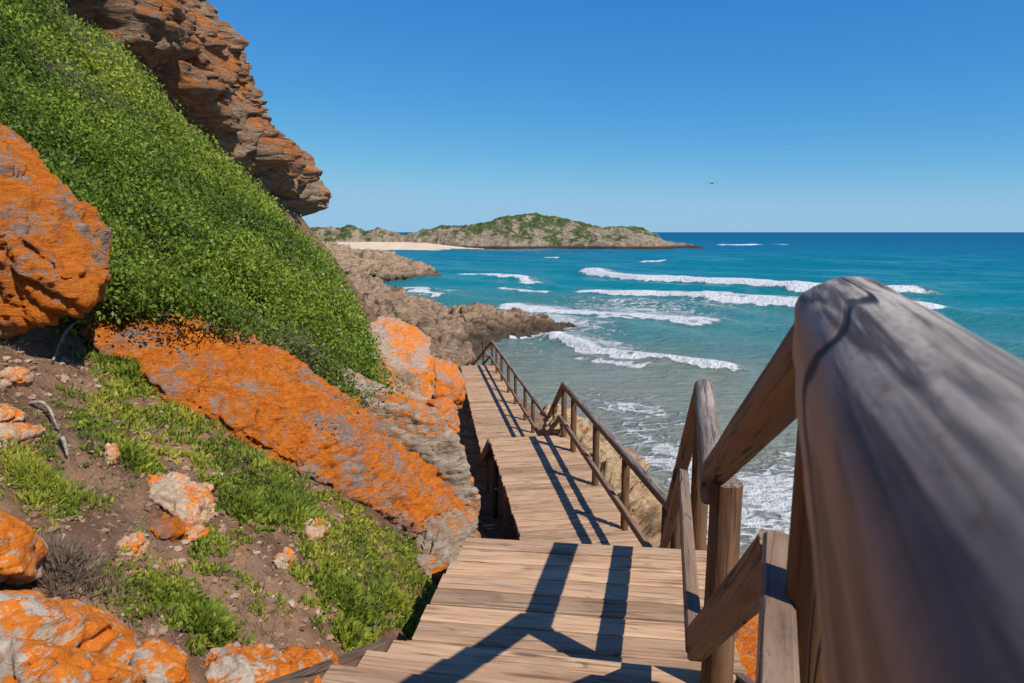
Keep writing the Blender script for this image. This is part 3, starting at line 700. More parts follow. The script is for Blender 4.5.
def railing(label, p0, p1, r, m0, m1, posts, mat, mid_w=0.06, mid_h=0.10, nz=0.02, segs=24, cut=(None, None), drop=0.3, topmat=None):
    base = p1 if abs(p0[1]) < 1.0 else p0
    t = thing('handrail', A3(base[0], base[1], min(p0[2], p1[2]) - 1.0), label, 'handrail', 'sections of the wooden handrail')
    mb = MB(); mb.sweep(dprof(r), p0, p1, (0, 0, 1), segs, nz, t=0.5, cut0=cut[0], cut1=cut[1]); mb.build('top_rail', topmat or mat, t)
    mb = MB(); mb.board(A3(*m0) - A3(0, 0, mid_h / 2), A3(*m1) - A3(0, 0, mid_h / 2), mid_w, mid_h, segs=10, wob=0.02, ch=0.008, t=0.6); mb.build('mid_rail', W_MID, t)
    for (x, y, zt, rad) in posts:
        g = gz(x, y) - drop
        mb = MB(); mb.sweep(circ(rad), A3(x, y, g), A3(x, y, zt), (0, 1, 0), 14, 0.04, t=random.uniform(0.25, 0.7)); mb.build('post', W_POST, t)
    return t
hd = A3(0.358, 0.934, 0)
E0 = A3(0.477, 0.97, -0.141); L0 = A3(0.775, 2.50, -1.0); L1 = A3(1.21, 4.23, -0.985)
Q0 = A3(1.745, 7.15, -2.99); Q1 = A3(1.02, 13.15, -2.97); T0 = A3(0.93, 17.1, -4.75); T1 = A3(-0.88, 29.6, -4.75)
M0 = A3(0.578, 1.40, -0.645); ML0 = A3(0.70, 2.40, -1.50); ML1 = A3(1.10, 4.20, -1.50); MQ0 = A3(1.62, 7.05, -3.56); MQ1 = A3(0.94, 13.1, -3.56); MT0 = A3(0.84, 17.0, -5.34); MT1 = A3(-0.96, 29.5, -5.34)
def plane(c, a, b):
    n1 = (b - a); n1 = n1 / np.linalg.norm(n1); return (c, n1)
def mitre(c, a, b):
    d1 = (c - a) / np.linalg.norm(c - a); d2 = (b - c) / np.linalg.norm(b - c)
    m = d1 + d2; return (c, m / np.linalg.norm(m))
B0 = E0 - hd * 2.2
mE = mitre(E0, B0, L0); mL0 = (L0 + A3(0, .02, 0), A3(0.15, 0.98, 0.0)); mL1 = mitre(L1, L0, Q0); mQ0 = mitre(Q0, L1, Q1); mQ1 = mitre(Q1, Q0, T0); mT0 = mitre(T0, Q1, T1)
railing('thick grey weathered log rail closest to the lens at right', B0, E0, 0.08, M0 - hd * 2.4, M0, [(0.553, 1.13, -0.2, 0.06), (-0.05, -0.55, -0.2, 0.06)], W_RAIL, segs=70, nz=0.05, cut=(None, mE), topmat=W_LOG)
railing('sloping brown rail dropping beside the foreground steps', E0 + A3(0, 0, 0.018), P(715, 472, 2.60), 0.056, M0 + A3(0, 0.004, 0.0), ML0, [], W_RAIL, cut=((mE[0] + mE[1] * 0.004, mE[1]), None), mid_h=0.12)
railing('short rail along the near landing with a cut round post', L0 + A3(0.01, 0.02, 0.0), L1, 0.062, ML0 + A3(-0.002, 0.003, -0.004), ML1, [(0.83, 2.52, -0.955, 0.062), (1.2, 4.16, -1.03, 0.055)], W_RAIL, cut=(None, mL1))
railing('steep rail falling from the near landing to the middle landing', L1, Q0, 0.062, ML1 + A3(0.0, 0.004, 0), MQ0, [(1.46, 5.7, -2.05, 0.055)], W_RAIL, cut=((mL1[0] + mL1[1] * .004, mL1[1]), mQ0))
def along(a, b, Y, dz): 
    k = (Y - a[1]) / (b[1] - a[1]); p = a + (b - a) * k
    return (p[0], Y, p[2] - dz, 0.055)
railing('rail of the middle landing with five round posts', Q0, Q1, 0.062, MQ0 + A3(0, .004, 0), MQ1, [along(Q0, Q1, yv, 0.05) for yv in (7.25, 8.85, 10.5, 12.2, 13.1)], W_RAIL, cut=((mQ0[0] + mQ0[1] * .004, mQ0[1]), mQ1))
railing('sloping rail between the middle landing and far boardwalk', Q1, T0, 0.06, MQ1 + A3(0, .004, 0), MT0, [along(Q1, T0, 15.1, 0.05)], W_RAIL, cut=((mQ1[0] + mQ1[1] * .004, mQ1[1]), mT0))
railing('long rail of the far boardwalk with many small posts', T0, T1, 0.06, MT0 + A3(0, .004, 0), MT1, [along(T0, T1, yv, 0.05) for yv in (17.3, 19.3, 20.7, 22.7, 24.4, 26.3, 27.9, 29.5)], W_RAIL, cut=((mT0[0] + mT0[1] * .004, mT0[1]), None))
T2 = A3(-1.27, 30.2, -4.75)
railing('short end rail with a post closing the far boardwalk', T1 + A3(-.01, .01, 0), A3(-2.0, 34.0, -6.7), 0.055, MT1 + A3(0, .01, 0), A3(-2.1, 34.0, -7.3), [(-1.29, 30.4, -4.7, 0.055), (-1.95, 33.8, -6.75, 0.055)], W_RAIL)

# ------------------------------------------------------------------ vegetation
def leaf_mat(name, a, b, c_, twig=None):
    n = NT(name)
    r = n.attr('tint')
    col = n.ramp(r, [(0.0, a), (0.5, b), (1.0, c_)])
    if twig is not None:
        col = n.mix(n.step(1.5, 1.6, r), col, twig)
    m = n.done(col, 0.55, None, 0.22)
    t = n.t
    tr = n.new('ShaderNodeBsdfTranslucent'); n.inp(tr.inputs[0], col)
    mx = n.new('ShaderNodeMixShader'); mx.inputs[0].default_value = 0.32
    t.links.new(n.b.outputs[0], mx.inputs[1]); t.links.new(tr.outputs[0], mx.inputs[2])
    t.links.new(mx.outputs[0], n.n['Material Output'].inputs[0])
    return m
LEAF = leaf_mat('shrub_leaf', (0.065, 0.115, 0.016), (0.19, 0.265, 0.028), (0.37, 0.40, 0.06), (0.20, 0.155, 0.125))
SUCC = leaf_mat('succulent_leaf', (0.10, 0.15, 0.025), (0.245, 0.30, 0.036), (0.47, 0.42, 0.06), (0.24, 0.175, 0.13))
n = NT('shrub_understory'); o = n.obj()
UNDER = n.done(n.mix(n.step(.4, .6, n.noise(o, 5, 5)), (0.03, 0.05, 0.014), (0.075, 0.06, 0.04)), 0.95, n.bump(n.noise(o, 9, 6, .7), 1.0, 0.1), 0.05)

def leaves(C, D, L, W, curl=0.25):
    """rhombic leaves: base points C, unit directions D, length, width -> verts, faces"""
    m = len(C)
    R = rng.normal(size=(m, 3)); S = np.cross(D, R); S /= np.linalg.norm(S, axis=1)[:, None] + 1e-9
    U = np.cross(S, D)
    L = L[:, None]; W = W[:, None]
    V = np.stack([C, C + D * L * 0.5 + S * W * 0.5 + U * L * curl * 0.15, C + D * L - U * L * curl * 0.2, C + D * L * 0.5 - S * W * 0.5 + U * L * curl * 0.15], 1).reshape(-1, 3)
    return V, np.arange(m * 4).reshape(-1, 4)
BUSH = [(2, -45), (40, -4), (62, 18), (112, 48), (156, 94), (186, 130), (218, 158), (256, 192), (290, 230), (322, 255), (332, 272), (340, 292), (352, 312), (360, 332), (373, 362), (388, 387), (394, 398), (366, 398), (340, 388), (318, 370), (265, 334), (230, 316), (190, 304), (140, 303), (104, 300), (84, 306), (60, 318), (-40, 330), (-400, 330), (-500, -300), (0, -120)]
def bushh(x, y):
    p = p3(x, y)
    d = np.sqrt(x * x + y * y)
    return 0.04 + 0.42 * (1 - np.abs(noise(p, 0.66, 301))) ** 1.7 + 0.42 * (1 - np.abs(noise(p, 1.7, 305))) ** 1.8 + 0.2 * (1 - np.abs(noise(p, 3.9, 309))) ** 1.5 - 0.1 + 0.16 * noise(p, 0.35, 308)
# candidates
K = 1500000
yv = np.exp(rng.uniform(math.log(4.4), math.log(48), K)); xv = -rng.uniform(0.02, 0.86, K) * yv * 1.05 - 0.2
zv = ground(xv, yv)
bh = bushh(xv, yv)
top = np.stack([xv, yv, zv + bh], 1)
pu, pv = proj(top)
jit = 5 * fbm(p3(xv, yv), 1.5, 2, 320)
ok = inpoly(pu + jit, pv + jit, BUSH)
# thin on dead patches
dead = fbm(p3(xv, yv), 0.55, 4, 330)
deadm = (dead > 0.66) | (fbm(p3(xv, yv), 2.0, 3, 333) > 0.72)
idx = np.nonzero(ok)[0]
dist = np.linalg.norm(top[idx], axis=1)
tw = np.abs(pu[idx] - 200) < 420
idx = idx[tw]; dist = dist[tw]
gapn = fbm(p3(xv[idx], yv[idx]), 1.7, 3, 347)
keep = (rng.random(len(idx)) > 0.85 * sstep(0.42, 0.6, gapn)) & (rng.random(len(idx)) < np.minimum(1, 76000 / max(1, len(idx))))
idx = idx[keep]; dist = dist[keep]
nl = 8
C = np.repeat(top[idx], nl, 0); dd = np.repeat(dist, nl)
rnd = rng.normal(size=(len(C), 3))
spread_ = 0.012 * dd[:, None] * 0.55 + 0.02
C = C + rnd * spread_ * np.array([1, 1, 0.8]) - np.array([0, 0, 1]) * (rng.random(len(C)) ** 2 * 0.16)[:, None]
D = rng.normal(size=(len(C), 3)) + np.array([0.35, -0.3, 0.75]); D /= np.linalg.norm(D, axis=1)[:, None]
Ls = (0.014 + 0.0033 * dd) * rng.uniform(0.7, 1.35, len(C)); Ws = Ls * rng.uniform(0.45, 0.7, len(C))
dm = np.repeat(deadm[idx], nl) & (rng.random(len(C)) < 0.6)
Ws = np.where(dm, Ws * 0.3, Ws); Ls = np.where(dm, Ls * 1.5, Ls)
V, Fq = leaves(C, D, Ls, Ws)
tone = np.repeat(rng.normal(0, 0.12, len(idx)), nl) + rng.normal(0, 0.09, len(C)) + 0.47 + np.repeat(0.30 * fbm(p3(xv[idx], yv[idx]), 0.9, 4, 340) + 0.26 * fbm(p3(xv[idx], yv[idx]), 0.33, 2, 345), nl)
tone = np.clip(tone, 0, 1)
tone = np.where(dm | (rng.random(len(C)) < 0.015), 2.0, tone)
tint = np.repeat(tone, 4)
# understory body
nb = 300
by = np.exp(np.linspace(math.log(4.2), math.log(52), nb)); tb = np.linspace(0.02, 1.15, 260)
TB, BY = np.meshgrid(tb, by)
bx, byy = (-TB * BY * 0.95 - 0.2).ravel(), BY.ravel()
bz = ground(bx, byy); bt = np.stack([bx, byy, bz + bushh(bx, byy)], 1)
bu, bv = proj(bt); jb = 5 * fbm(p3(bx, byy), 1.5, 2, 320)
inb = inpoly(bu + jb, bv + jb, BUSH)
edge = sum(inpoly(bu + jb + ox, bv + jb + oy, BUSH).astype(float) for ox in (-16, 0, 16) for oy in (-16, 0, 16)) / 9
gu_, gv_ = proj(np.stack([bx, byy, bz], 1)); edge = edge * inpoly(gu_, gv_ + 14, BUSH)
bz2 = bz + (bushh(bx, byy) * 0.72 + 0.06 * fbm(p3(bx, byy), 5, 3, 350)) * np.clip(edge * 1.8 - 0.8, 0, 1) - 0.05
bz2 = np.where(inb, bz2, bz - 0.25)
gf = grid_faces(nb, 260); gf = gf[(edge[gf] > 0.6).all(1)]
nv0 = len(V)
Vall = np.concatenate([V, np.stack([bx, byy, bz2], 1)])
Fall = np.concatenate([Fq, gf + nv0])
tag(mesh_np('shrub_cover', Vall, Fall, attrs={'tint': np.r_[tint, np.zeros(len(bx))]}, smooth=True, mats=[LEAF, UNDER], midx=np.r_[np.zeros(len(Fq)), np.ones(len(gf))]),
    'dense low green coastal shrubs covering the slope under the cliff', 'shrubs', kind='stuff')

# succulent ground cover on the soil slope
GPOLY = [(0, 335), (70, 330), (110, 350), (150, 378), (200, 412), (300, 475), (380, 522), (430, 545), (440, 575), (415, 620), (330, 652), (240, 640), (190, 650), (140, 640), (120, 610), (50, 585), (40, 540), (0, 505), (-120, 500), (-120, 335)]
K = 60000
yv = rng.uniform(1.6, 6.0, K); xv = rng.uniform(-5.0, -0.2, K)
zv = ground(xv, yv); pt = np.stack([xv, yv, zv], 1); pu, pv = proj(pt)
ok = inpoly(pu, pv, GPOLY)
xv, yv, zv, pt, pu, pv = xv[ok], yv[ok], zv[ok], pt[ok], pu[ok], pv[ok]
dens = fbm(pt, 2.0, 3, 401) * 0.55 + 0.85 * fbm(pt, 5.5, 3, 404) - 0.03
# where the photograph is greenest / barest (centre x, y, radius, weight)
for (a, b, r, wt) in [(330, 545, 95, .55), (395, 590, 60, .6), (300, 490, 70, .45), (215, 440, 90, .35), (130, 375, 60, .55), (180, 400, 60, .5), (60, 380, 60, .1), (30, 480, 45, .7), (130, 600, 50, .3), (120, 430, 60, .2), (240, 505, 40, .4), (345, 625, 45, .4),
                      (110, 510, 60, -.8), (260, 595, 50, -.55), (60, 350, 45, -.9), (180, 480, 40, -.7), (70, 420, 50, -.25), (270, 560, 30, -.5), (210, 620, 35, -.6), (15, 340, 60, -1.0), (325, 590, 25, -.3)]:
    dens = dens + (0.75 if wt > 0 else 1.0) * wt * np.exp(-(((pu - a) ** 2 + (pv - b) ** 2) / (r * r)))
pick = rng.random(len(xv)) < np.clip((dens + 0.04) * 1.2, 0, 0.8) * 0.55
ids = np.nonzero(pick)[0]
nl = 13
def rosettes(cent, nl, lo, hi, wid, flat=0.5, rad=0.02, dark=0.0):
    C = np.repeat(cent, nl, 0)
    a = rng.uniform(0, 2 * math.pi, len(C)); e = rng.uniform(flat * 0.3, 1.0, len(C))
    D = np.stack([np.cos(a) * (1.05 - e), np.sin(a) * (1.05 - e), e + 0.15], 1); D /= np.linalg.norm(D, axis=1)[:, None]
    C = C + np.stack([np.cos(a), np.sin(a), 0 * a], 1) * rad * rng.random(len(C))[:, None]
    Ls = rng.uniform(lo, hi, len(C))
    V, Fq = leaves(C, D, Ls, Ls * wid, 0.5)
    t = np.clip(np.repeat(rng.normal(0.5 - dark, 0.13, len(cent)) + 0.35 * fbm(cent, 4.0, 2, 451), nl) + rng.normal(0, 0.13, len(C)), 0, 1)
    return V, Fq, np.repeat(t, 4)
big = fbm(pt[ids], 1.3, 2, 420)
cA, cB = pt[ids][big > 0.0], pt[ids][big <= 0.0]
V1, F1, t1 = rosettes(cA, 12, 0.018, 0.048, 0.32)
V2, F2, t2 = rosettes(cB, 16, 0.012, 0.032, 0.5, 0.2, 0.035)
t2 = np.clip(t2 * 0.9 + 0.05, 0, 1)
dry = pt[(rng.random(len(pt)) < 0.09) & (fbm(pt, 2.6, 3, 431) > 0.0)]
V3, F3, t3 = rosettes(dry, 9, 0.025, 0.07, 0.06, 0.1, 0.03); t3[:] = 2.0
mid_ = pt[(rng.random(len(pt)) < 0.42) & (fbm(pt, 3.3, 3, 441) > -0.12) & (np.clip(dens + 0.45, 0, 1) > rng.random(len(pt)))]
V4, F4, t4 = rosettes(mid_, 12, 0.008, 0.026, 0.5, 0.2, 0.03, 0.12)
V3 = np.concatenate([V3, V4]); F3 = np.concatenate([F3, F4 + len(t3)]); t3 = np.r_[t3, t4]
VV = np.concatenate([V1, V2, V3]); FF = np.concatenate([F1, F2 + len(V1), F3 + len(V1) + len(V2)])
tag(mesh_np('ground_cover', VV, FF, SUCC, attrs={'tint': np.r_[t1, t2, t3]}), 'yellow green succulent ground cover and dry stalks scattered over the soil', 'plants', kind='stuff')
# single succulents that stand out
G = 'succulent plants on the soil slope'
for (px, py, rad, lab, lo, hi, wd) in [
    (205, 628, 0.12, 'bright green leafy succulent just above the bottom slab', 0.03, 0.07, 0.4),
    (38, 485, 0.17, 'fluffy bright green plant near the left edge on bare soil', 0.03, 0.06, 0.12),
    (165, 600, 0.15, 'olive green mat of tiny leaves left of the bright succulent', 0.012, 0.03, 0.5),
    (345, 600, 0.14, 'green succulent clump halfway between pale stone and steps', 0.04, 0.08, 0.25),
    (395, 610, 0.16, 'green clump leaning on the stair side close to the steps', 0.04, 0.08, 0.2),
    (355, 645, 0.10, 'small yellow green succulent at the tip of the bottom slab', 0.03, 0.07, 0.3),
    (290, 515, 0.18, 'large bright clump above the pinkish stone', 0.04, 0.09, 0.22),
    (245, 508, 0.14, 'dark green bushy succulent right of the pale rib', 0.03, 0.07, 0.4),
    (130, 372, 0.2, 'dark green fern like plant under the upper end of the slab', 0.04, 0.09, 0.2),
    (190, 398, 0.18, 'green clump tucked under the middle of the lichen slab', 0.04, 0.09, 0.2),
    (130, 460, 0.12, 'yellow green rosette above the long pale rib', 0.04, 0.08, 0.25),
    (65, 575, 0.12, 'grey dried tuft of grass above the corner rocks', 0.05, 0.12, 0.05)]:
    c = on_ground(px, py)
    m = int(900 * rad * rad / 0.02)
    m = min(m, 900) // 5
    q = rng.normal(size=(m, 2)) * rad * 0.45
    cc = np.stack([c[0] + q[:, 0], c[1] + q[:, 1], 0 * q[:, 0]], 1)
    cc[:, 2] = ground(cc[:, 0], cc[:, 1]) + 0.35 * rad * np.exp(-(q ** 2).sum(1) / (rad * 0.5) ** 2) - 0.01
    Vp, Fp, tp = rosettes(cc, 14, lo, hi, wd)
    if 'grey' in lab: tp[:] = 2.0
    if 'dark' in lab: tp *= 0.55
    o = mesh_np('succulent_plant' if 'grey' not in lab else 'dry_grass_tuft', Vp - c, Fp, SUCC, attrs={'tint': tp}); o.location = c
    tag(o, lab, 'plant', G if 'grey' not in lab else None)
# loose gravel
ids = rng.choice(len(pt), 2600, replace=False)
ico = bmesh.new(); bmesh.ops.create_icosphere(ico, subdivisions=1, radius=1.0)
iv = np.array([v.co[:] for v in ico.verts]); if_ = np.array([[v.index for v in f.verts] for f in ico.faces]); ico.free()
gv, gf, gt = [], [], []
for k, i in enumerate(ids):
    s = 0.006 + 0.018 * random.random() ** 3
    vv = iv * (1 + rng.uniform(-0.3, 0.3, (len(iv), 1))) * np.array([s * random.uniform(.8, 1.7), s * random.uniform(.8, 1.4), s * random.uniform(.4, .8)])
    a = random.uniform(0, 6.28); ca, sa = math.cos(a), math.sin(a)
    vv = np.stack([vv[:, 0] * ca - vv[:, 1] * sa, vv[:, 0] * sa + vv[:, 1] * ca, vv[:, 2]], 1)
    gv.append(vv + pt[i] + np.array([0, 0, s * 0.2])); gf.append(if_ + k * len(iv)); gt.append(np.full(len(iv), random.random()))
n = NT('pebble_stone'); r = n.attr('tint')
PEB = n.done(n.ramp(r, [(0, (0.12, 0.07, 0.05)), (0.45, (0.26, 0.16, 0.11)), (0.85, (0.33, 0.21, 0.14)), (1, (0.42, 0.32, 0.24))]), 0.9, n.bump(n.noise(n.obj(), 80, 4), 0.6, 0.01), 0.1)
tag(mesh_np('gravel', np.concatenate(gv), np.concatenate(gf), PEB, attrs={'tint': np.concatenate(gt)}, smooth=False), 'loose reddish gravel and chips on the bare soil', 'gravel', kind='stuff')

# ------------------------------------------------------------------ far headland and beach
def pz(px, py, Y): return P(px, py, Y)[2]
RID = [(300, 229), (335, 228), (350, 226), (365, 231), (378, 229), (390, 233), (402, 236), (414, 232), (430, 229), (450, 227), (470, 225), (490, 220), (508, 216.5), (540, 216), (560, 218), (575, 221), (590, 226), (605, 228.5), (620, 226), (640, 229), (652, 235), (662, 241), (690, 244.5), (705, 248), (730, 250.5)]
YR = 490.0
rx = np.array([P(a, b, YR)[0] for a, b in RID]); rz = np.array([P(a, b, YR)[2] for a, b in RID])
gx = np.linspace(-175, 155, 560); gy = np.linspace(425, 580, 240)
GX, GY = np.meshgrid(gx, gy); hx, hy = GX.ravel(), GY.ravel()
ridge = np.interp(hx, rx, rz) - SEA
front = 436 + 8 * np.sin(hx * 0.05) + 6 * noise(p3(hx, hx * 0), 0.06, 501) + np.interp(hx, [-175, -60, -30, 0, 90, 120, 155], [85, 42, 12, 0, 4, 20, 25])
a = np.clip((hy - front) / np.maximum(4, (YR - front)), -0.3, 1); b = np.clip((580 - hy) / (580 - YR), 0, 1)
shape = np.where(hy < YR, 0.30 * sstep(0, 0.10, a) + 0.70 * sstep(0.0, 1.0, a) ** 0.9, b ** 0.8)
ph = p3(hx, hy)
hz = SEA - 0.8 + (ridge + 0.8) * shape + (1.4 * fbm(ph, 0.05, 4, 510) + 1.7 * ridged(ph, 0.11, 5, 520) - 1.3) * sstep(0, 0.2, shape) * np.clip(ridge / 8, 0.15, 1)
n = NT('headland_scrub'); o = n.obj()
nz = n.sep(n.geo('Normal'), 2); zz = n.sep(o, 2)
rockc = n.mix(n.step(.4, .65, n.noise(o, 0.35, 6, .7)), (0.42, 0.34, 0.245), (0.22, 0.165, 0.115))
vegc = n.mix(n.step(.35, .65, n.noise(o, 0.25, 5, .7)), (0.045, 0.08, 0.025), (0.12, 0.145, 0.05))
vm = n.step(0.475, 0.515, n.math('ADD', n.noise(n.mapping(o, (1, 0.6, 1.6)), 0.075, 9, 0.76), n.remap(zz, -11, 10, -0.1, 0.07)))
c = n.mix(vm, rockc, vegc)
c = n.mix(n.step(-8.4, -9.6, zz), c, (0.075, 0.052, 0.04))
HEAD = n.done(c, 0.95, n.bump(n.noise(o, 0.45, 8, .75), 1.0, 3.0), 0.1)
tag(mesh_np('headland', np.stack([hx, hy, hz], 1), grid_faces(240, 560), HEAD), kind='structure')
n = NT('beach_sand'); o = n.obj()
SAND = n.done(n.mix(n.step(.4, .6, n.noise(o, .1, 4)), (0.56, 0.43, 0.30), (0.62, 0.49, 0.36)), 0.95, None, 0.1)
bxg = np.linspace(-260, -18, 200); byg = np.linspace(395, 560, 60)
BX, BY2 = np.meshgrid(bxg, byg); bx, byy = BX.ravel(), BY2.ravel()
sh = np.interp(bx, [-260, -140, -90, -45, -18], [395, 404, 408, 414, 424])
bz = SEA - 0.6 + np.clip((byy - sh) * 0.06, -0.5, 4.6) + 0.15 * fbm(p3(bx, byy), 0.1, 3, 530)
tag(mesh_np('beach', np.stack([bx, byy, bz], 1), grid_faces(60, 200), SAND), kind='structure')

# ------------------------------------------------------------------ sea
na, nrr = 620, 900
az = np.radians(np.concatenate([np.linspace(-78, -32, 40, endpoint=False), np.linspace(-32, 42, 520, endpoint=False), np.linspace(42, 80, 60)]))
rr = np.concatenate([np.exp(np.linspace(math.log(9), math.log(620), 780, endpoint=False)), np.exp(np.linspace(math.log(620), math.log(40000), 120))])
AZ, RR = np.meshgrid(az, rr)
sx, sy = (np.sin(AZ) * RR).ravel(), (np.cos(AZ) * RR).ravel(); sr = RR.ravel()
WAVES = [  # pixel track of each breaking crest, height, front width, back width, strength
    ([(580, 272.5), (640, 281), (700, 285), (760, 289), (815, 293), (880, 294), (955, 295)], 1.5, 2.0, 7, 1.0),
    ([(568, 289), (600, 292.5), (650, 297), (690, 300), (745, 304), (800, 308), (860, 312), (965, 313)], 0.8, 1.8, 9, 0.95),
    ([(455, 273), (480, 276), (515, 280.5), (548, 286)], 0.6, 1.5, 6, 0.9),
    ([(485, 305), (520, 308), (560, 312), (620, 317), (680, 323), (735, 329)], 0.6, 1.4, 9, 0.9),
    ([(540, 334), (575, 342), (600, 349), (640, 358), (690, 366), (760, 372)], 0.7, 0.9, 5, 1.0),
    ([(400, 290), (430, 293)], 0.2, 1, 3, 0.8),
    ([(640, 264), (665, 265)], 0.6, 1.5, 4, 0.8),
    ([(850, 303), (890, 305.5), (930, 308)], 0.4, 1.0, 6, 0.8),
    ([(592, 318), (612, 320), (632, 324)], 0.4, 0.8, 5, 0.85),
    ([(505, 337), (535, 336), (560, 338)], 0.3, 0.7, 4, 0.8),
    ([(575, 354), (610, 361), (650, 369)], 0.3, 0.6, 4, 0.6),
    ([(405, 292), (425, 295), (440, 299)], 0.25, 0.8, 4, 0.9),
    ([(500, 286), (530, 290), (556, 292)], 0.3, 0.9, 6, 0.7),
    ([(700, 300.5), (735, 302)], 0.3, 0.8, 5, 0.7),
    ([(545, 258), (560, 258.5)], 0.3, 1.5, 4, 0.7),
    ([(428, 246.5), (445, 248)], 0.8, 2.5, 6, 0.9),
    ([(712, 245.5), (790, 244.8)], 0.8, 3, 14, 0.9),
]
hgt = np.zeros(len(sx)); foam = np.zeros(len(sx))
ps = p3(sx, sy)
wig = 1.1 * fbm(ps, 0.09, 3, 601); rag = fbm(ps, 0.35, 4, 604) * 1.5
for pts, Hh, wf, wb, st in WAVES:
    Q = np.array([Psea(a, b)[:2] for a, b in pts])
    L = np.r_[0, np.cumsum(np.linalg.norm(np.diff(Q, axis=0), axis=1))]
    best = np.full(len(sx), 1e9); sd = np.zeros(len(sx)); al = np.zeros(len(sx)); ov = np.zeros(len(sx))
    for k in range(len(Q) - 1):
        d = Q[k + 1] - Q[k]; l = np.linalg.norm(d); d = d / l
        rx_, ry_ = sx - Q[k, 0], sy - Q[k, 1]
        t = rx_ * d[0] + ry_ * d[1]; tc = np.clip(t, 0, l)
        dx, dy = rx_ - tc * d[0], ry_ - tc * d[1]
        ds = np.hypot(dx, dy); m = ds < best
        best = np.where(m, ds, best)
        sd = np.where(m, np.where(-rx_ * d[1] + ry_ * d[0] > 0, 1, -1) * ds, sd)   # + = seaward
        al = np.where(m, L[k] + tc, al)
    s_ = sd + wig
    taper = sstep(0, 0.12, al / L[-1]) * sstep(1, 0.9, al / L[-1])
    far = sstep(12, 3, np.abs(best - np.abs(sd)) + np.where((al <= 0) | (al >= L[-1]), best, 0))
    # height: steep face shorewards (-), long back
    hgt += Hh * np.where(s_ < 0, np.exp(-(s_ / (wf * 1.3)) ** 2), np.exp(-(s_ / (wb * 0.7)) ** 2)) * (0.25 + 0.75 * taper) * far
    fr = sstep(-wf * 1.9, -wf * 1.0, s_ + 0.5 * rag) * sstep(wb * 0.16 + 0.8, 0.1, s_ + 0.8 * rag)
    bk = 0.66 * sstep(-1, 0.5, s_) * np.exp(-np.maximum(0, s_) / wb)
    brk = 0.72 + 0.5 * noise(p3(al, al * 0), 0.045, 611)      # crest strength varies along the wave
    foam = np.maximum(foam, st * np.clip(np.maximum(fr * np.clip(brk + 0.25, 0, 1), bk), 0, 1) * taper * far)
# unbroken swell lines
sw = 0.42 * np.sin((sy * 0.92 + sx * 0.38 + 5 * fbm(ps, 0.012, 2, 620)) * 2 * math.pi / 34) + 0.20 * np.sin((sy * 0.8 + sx * 0.6 + 4 * fbm(ps, 0.02, 2, 623)) * 2 * math.pi / 13)
sw = np.where(sw > 0, sw * 1.3, sw * 0.7) + 0.16 * fbm(ps, 0.16, 3, 626) + 0.05 * fbm(ps, 0.7, 2, 629) * sstep(160, 60, sr)
big1 = 1.5 * np.exp(-((sy + 0.05 * sx - 236 + 3 * fbm(ps, 0.02, 2, 640)) / 9) ** 2) * sstep(20, 60, sx) + 0.9 * np.exp(-((sy + 0.12 * sx - 150) / 6) ** 2) * sstep(60, 75, sx)
sz = SEA + hgt + sw * sstep(900, 250, sr) * (0.45 + 0.55 * sstep(30, 90, sr)) + big1
# shallow surf and swash foam fields
pu, pv = proj(np.stack([sx, sy, np.full(len(sx), SEA)], 1))
def blob(a, b, ra, rb, w_, rot=0.0):
    c, s = math.cos(rot), math.sin(rot); dx, dy = pu - a, pv - b
    return w_ * np.exp(-((dx * c + dy * s) / ra) ** 2 - ((-dx * s + dy * c) / rb) ** 2)
soft = np.zeros(len(sx))
for B in [(640, 311, 95, 13, .62, .06), (565, 324, 60, 11, .66, .15), (600, 344, 55, 9, .66, .2), (720, 300, 90, 7, .5, .06), (890, 303, 60, 6, .55, 0), (640, 420, 60, 26, .55, .3), (690, 470, 90, 34, .72, .5), (780, 500, 80, 50, .80, .3), (650, 440, 70, 16, .6, .45), (720, 520, 60, 40, .75, .4), (800, 460, 60, 20, .4, .2), (600, 400, 30, 12, .4, .4), (470, 340, 25, 14, .55, .2), (520, 345, 40, 10, .35, .1), (780, 545, 80, 40, .5, .2), (860, 300, 70, 6, .45, .0), (700, 305, 60, 8, .45, .0), (440, 292, 40, 5, .4, .1), (420, 296, 30, 6, .4, .2), (545, 335, 50, 6, .5, .1), (900, 320, 60, 5, .3, 0), (380, 262, 20, 3, .4, 0.3), (520, 250.3, 60, 1.2, .4, 0)]:
    soft = np.maximum(soft, blob(*B))
soft = np.clip(soft, 0, 1) * (sr > 12)
n = NT('sea_water'); o = n.obj()
fa, sa_ = n.attr('foam'), n.attr('soft'); dpt = n.attr('deep')
lace1 = n.noise(n.mapping(o, (0.5, 0.85, 1)), 0.75, 9, 0.72, 1.0)
lace2 = n.voro(n.mapping(n.vec('ADD', o, n.vec('MULTIPLY', n.noise(o, 0.4, 3, out='Color'), (3, 3, 0))), (0.8, 1.25, 1)), 0.95, 'DISTANCE_TO_EDGE')
fm1 = n.step(0.38, 0.62, n.math('ADD', fa, n.math('MULTIPLY', n.math('SUBTRACT', lace1, 0.5), 1.7)))
fm1 = n.math('MULTIPLY', fm1, n.step(0.02, 0.1, fa))
th = n.math('ADD', n.math('SUBTRACT', sa_, 0.47), n.math('ADD', n.math('MULTIPLY', n.math('SUBTRACT', lace1, 0.5), 1.7), n.math('MULTIPLY', n.step(0.16, 0.0, lace2), 0.22)))
fm2 = n.math('MULTIPLY', n.math('MULTIPLY', n.step(-0.05, 0.25, th), n.step(0.03, 0.2, sa_)), 0.68)
fm = n.math('MAXIMUM', fm1, fm2)
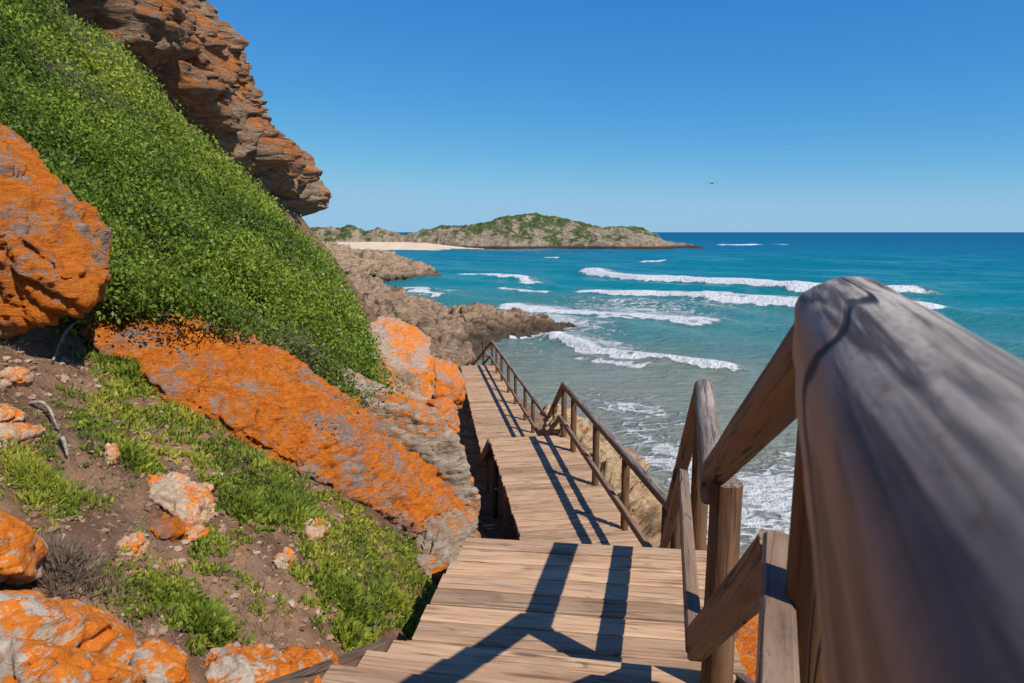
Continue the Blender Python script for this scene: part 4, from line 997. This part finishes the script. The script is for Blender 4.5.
pat = n.math('ADD', dpt, n.math('MULTIPLY', n.math('SUBTRACT', n.noise(n.mapping(o, (0.3, 1, 1)), 0.05, 7, 0.68), 0.5), 0.30))
wc = n.ramp(pat, [(0.0, (0.24, 0.23, 0.17)), (0.18, (0.16, 0.20, 0.165)), (0.34, (0.05, 0.185, 0.175)), (0.5, (0.004, 0.175, 0.21)), (0.72, (0.002, 0.115, 0.21)), (1.0, (0.002, 0.085, 0.185))])
col = n.mix(fm, wc, (0.80, 0.82, 0.82))
rip = n.math('ADD', n.noise(n.mapping(o, (0.6, 1.3, 1)), 1.1, 6, 0.62, 0.4), n.math('MULTIPLY', n.noise(n.mapping(o, (0.5, 1.2, 1)), 0.22, 5, 0.6), 2.2))
rough = n.mix(fm, n.mix(n.step(0.5, 0.9, dpt), (0.16, 0.16, 0.16), (0.5, 0.5, 0.5)), (0.8, 0.8, 0.8))
hb = n.math('ADD', rip, n.math('MULTIPLY', n.math('MULTIPLY', fm, n.noise(o, 1.6, 5, 0.7)), 2.0))
WATER = n.done(col, rough, n.bump(hb, 0.9, 0.60), 0.16)
n.b.inputs['IOR'].default_value = 1.33
deep = np.interp(np.log(np.maximum(sr + 0.25 * np.maximum(0, sx), 10)), np.log([14, 30, 48, 66, 85, 110, 160, 240, 400, 700, 1500, 8000]), [0.0, 0.02, 0.10, 0.22, 0.34, 0.42, 0.5, 0.56, 0.64, 0.76, 0.90, 1.0])
deep = deep - 0.10 * np.clip(hgt, 0, 1.5) * 0.6
tag(mesh_np('sea', np.stack([sx, sy, sz], 1), grid_faces(len(rr), len(az)), WATER, attrs={'foam': foam, 'soft': soft, 'deep': np.clip(deep, 0, 1)}), kind='structure')

# ------------------------------------------------------------------ a distant bird
c = P(712, 184, 110)
prof = [(-0.75, 0.0, 0.10), (-0.4, 0.05, 0.22), (-0.08, 0.0, 0.10), (0.08, 0.0, 0.10), (0.4, 0.05, 0.22), (0.75, 0.0, 0.10)]
bm = bmesh.new(); rows = []
for (xx, yy_, zz_) in prof:
    wd = 0.16 if abs(xx) < 0.5 else 0.05
    rows.append([bm.verts.new((xx, yy_ - wd, zz_)), bm.verts.new((xx, yy_, zz_ + 0.03)), bm.verts.new((xx, yy_ + wd, zz_)), bm.verts.new((xx, yy_, zz_ - 0.02))])
for a_, b_ in zip(rows[:-1], rows[1:]):
    for k in range(4): bm.faces.new((a_[k], a_[(k + 1) % 4], b_[(k + 1) % 4], b_[k]))
prev = None
for (yy_, rd) in [(-0.45, 0.02), (-0.33, 0.07), (-0.1, 0.12), (0.2, 0.09), (0.45, 0.03)]:
    ring = [bm.verts.new((rd * math.cos(k * math.pi / 4), yy_, 0.08 + rd * math.sin(k * math.pi / 4))) for k in range(8)]
    if prev:
        for k in range(8): bm.faces.new((prev[k], prev[(k + 1) % 8], ring[(k + 1) % 8], ring[k]))
    prev = ring
me = bpy.data.meshes.new('bird'); bm.to_mesh(me); bm.free()
n = NT('dark_plumage'); n.done(n.mix(n.noise(n.obj(), 8), (0.05, 0.05, 0.055), (0.09, 0.085, 0.08)), 0.8)
me.materials.append(n.m)
o = bpy.data.objects.new('bird', me); COL.objects.link(o); o.location = c
tag(o, 'tiny dark bird gliding in the clear blue sky', 'bird')
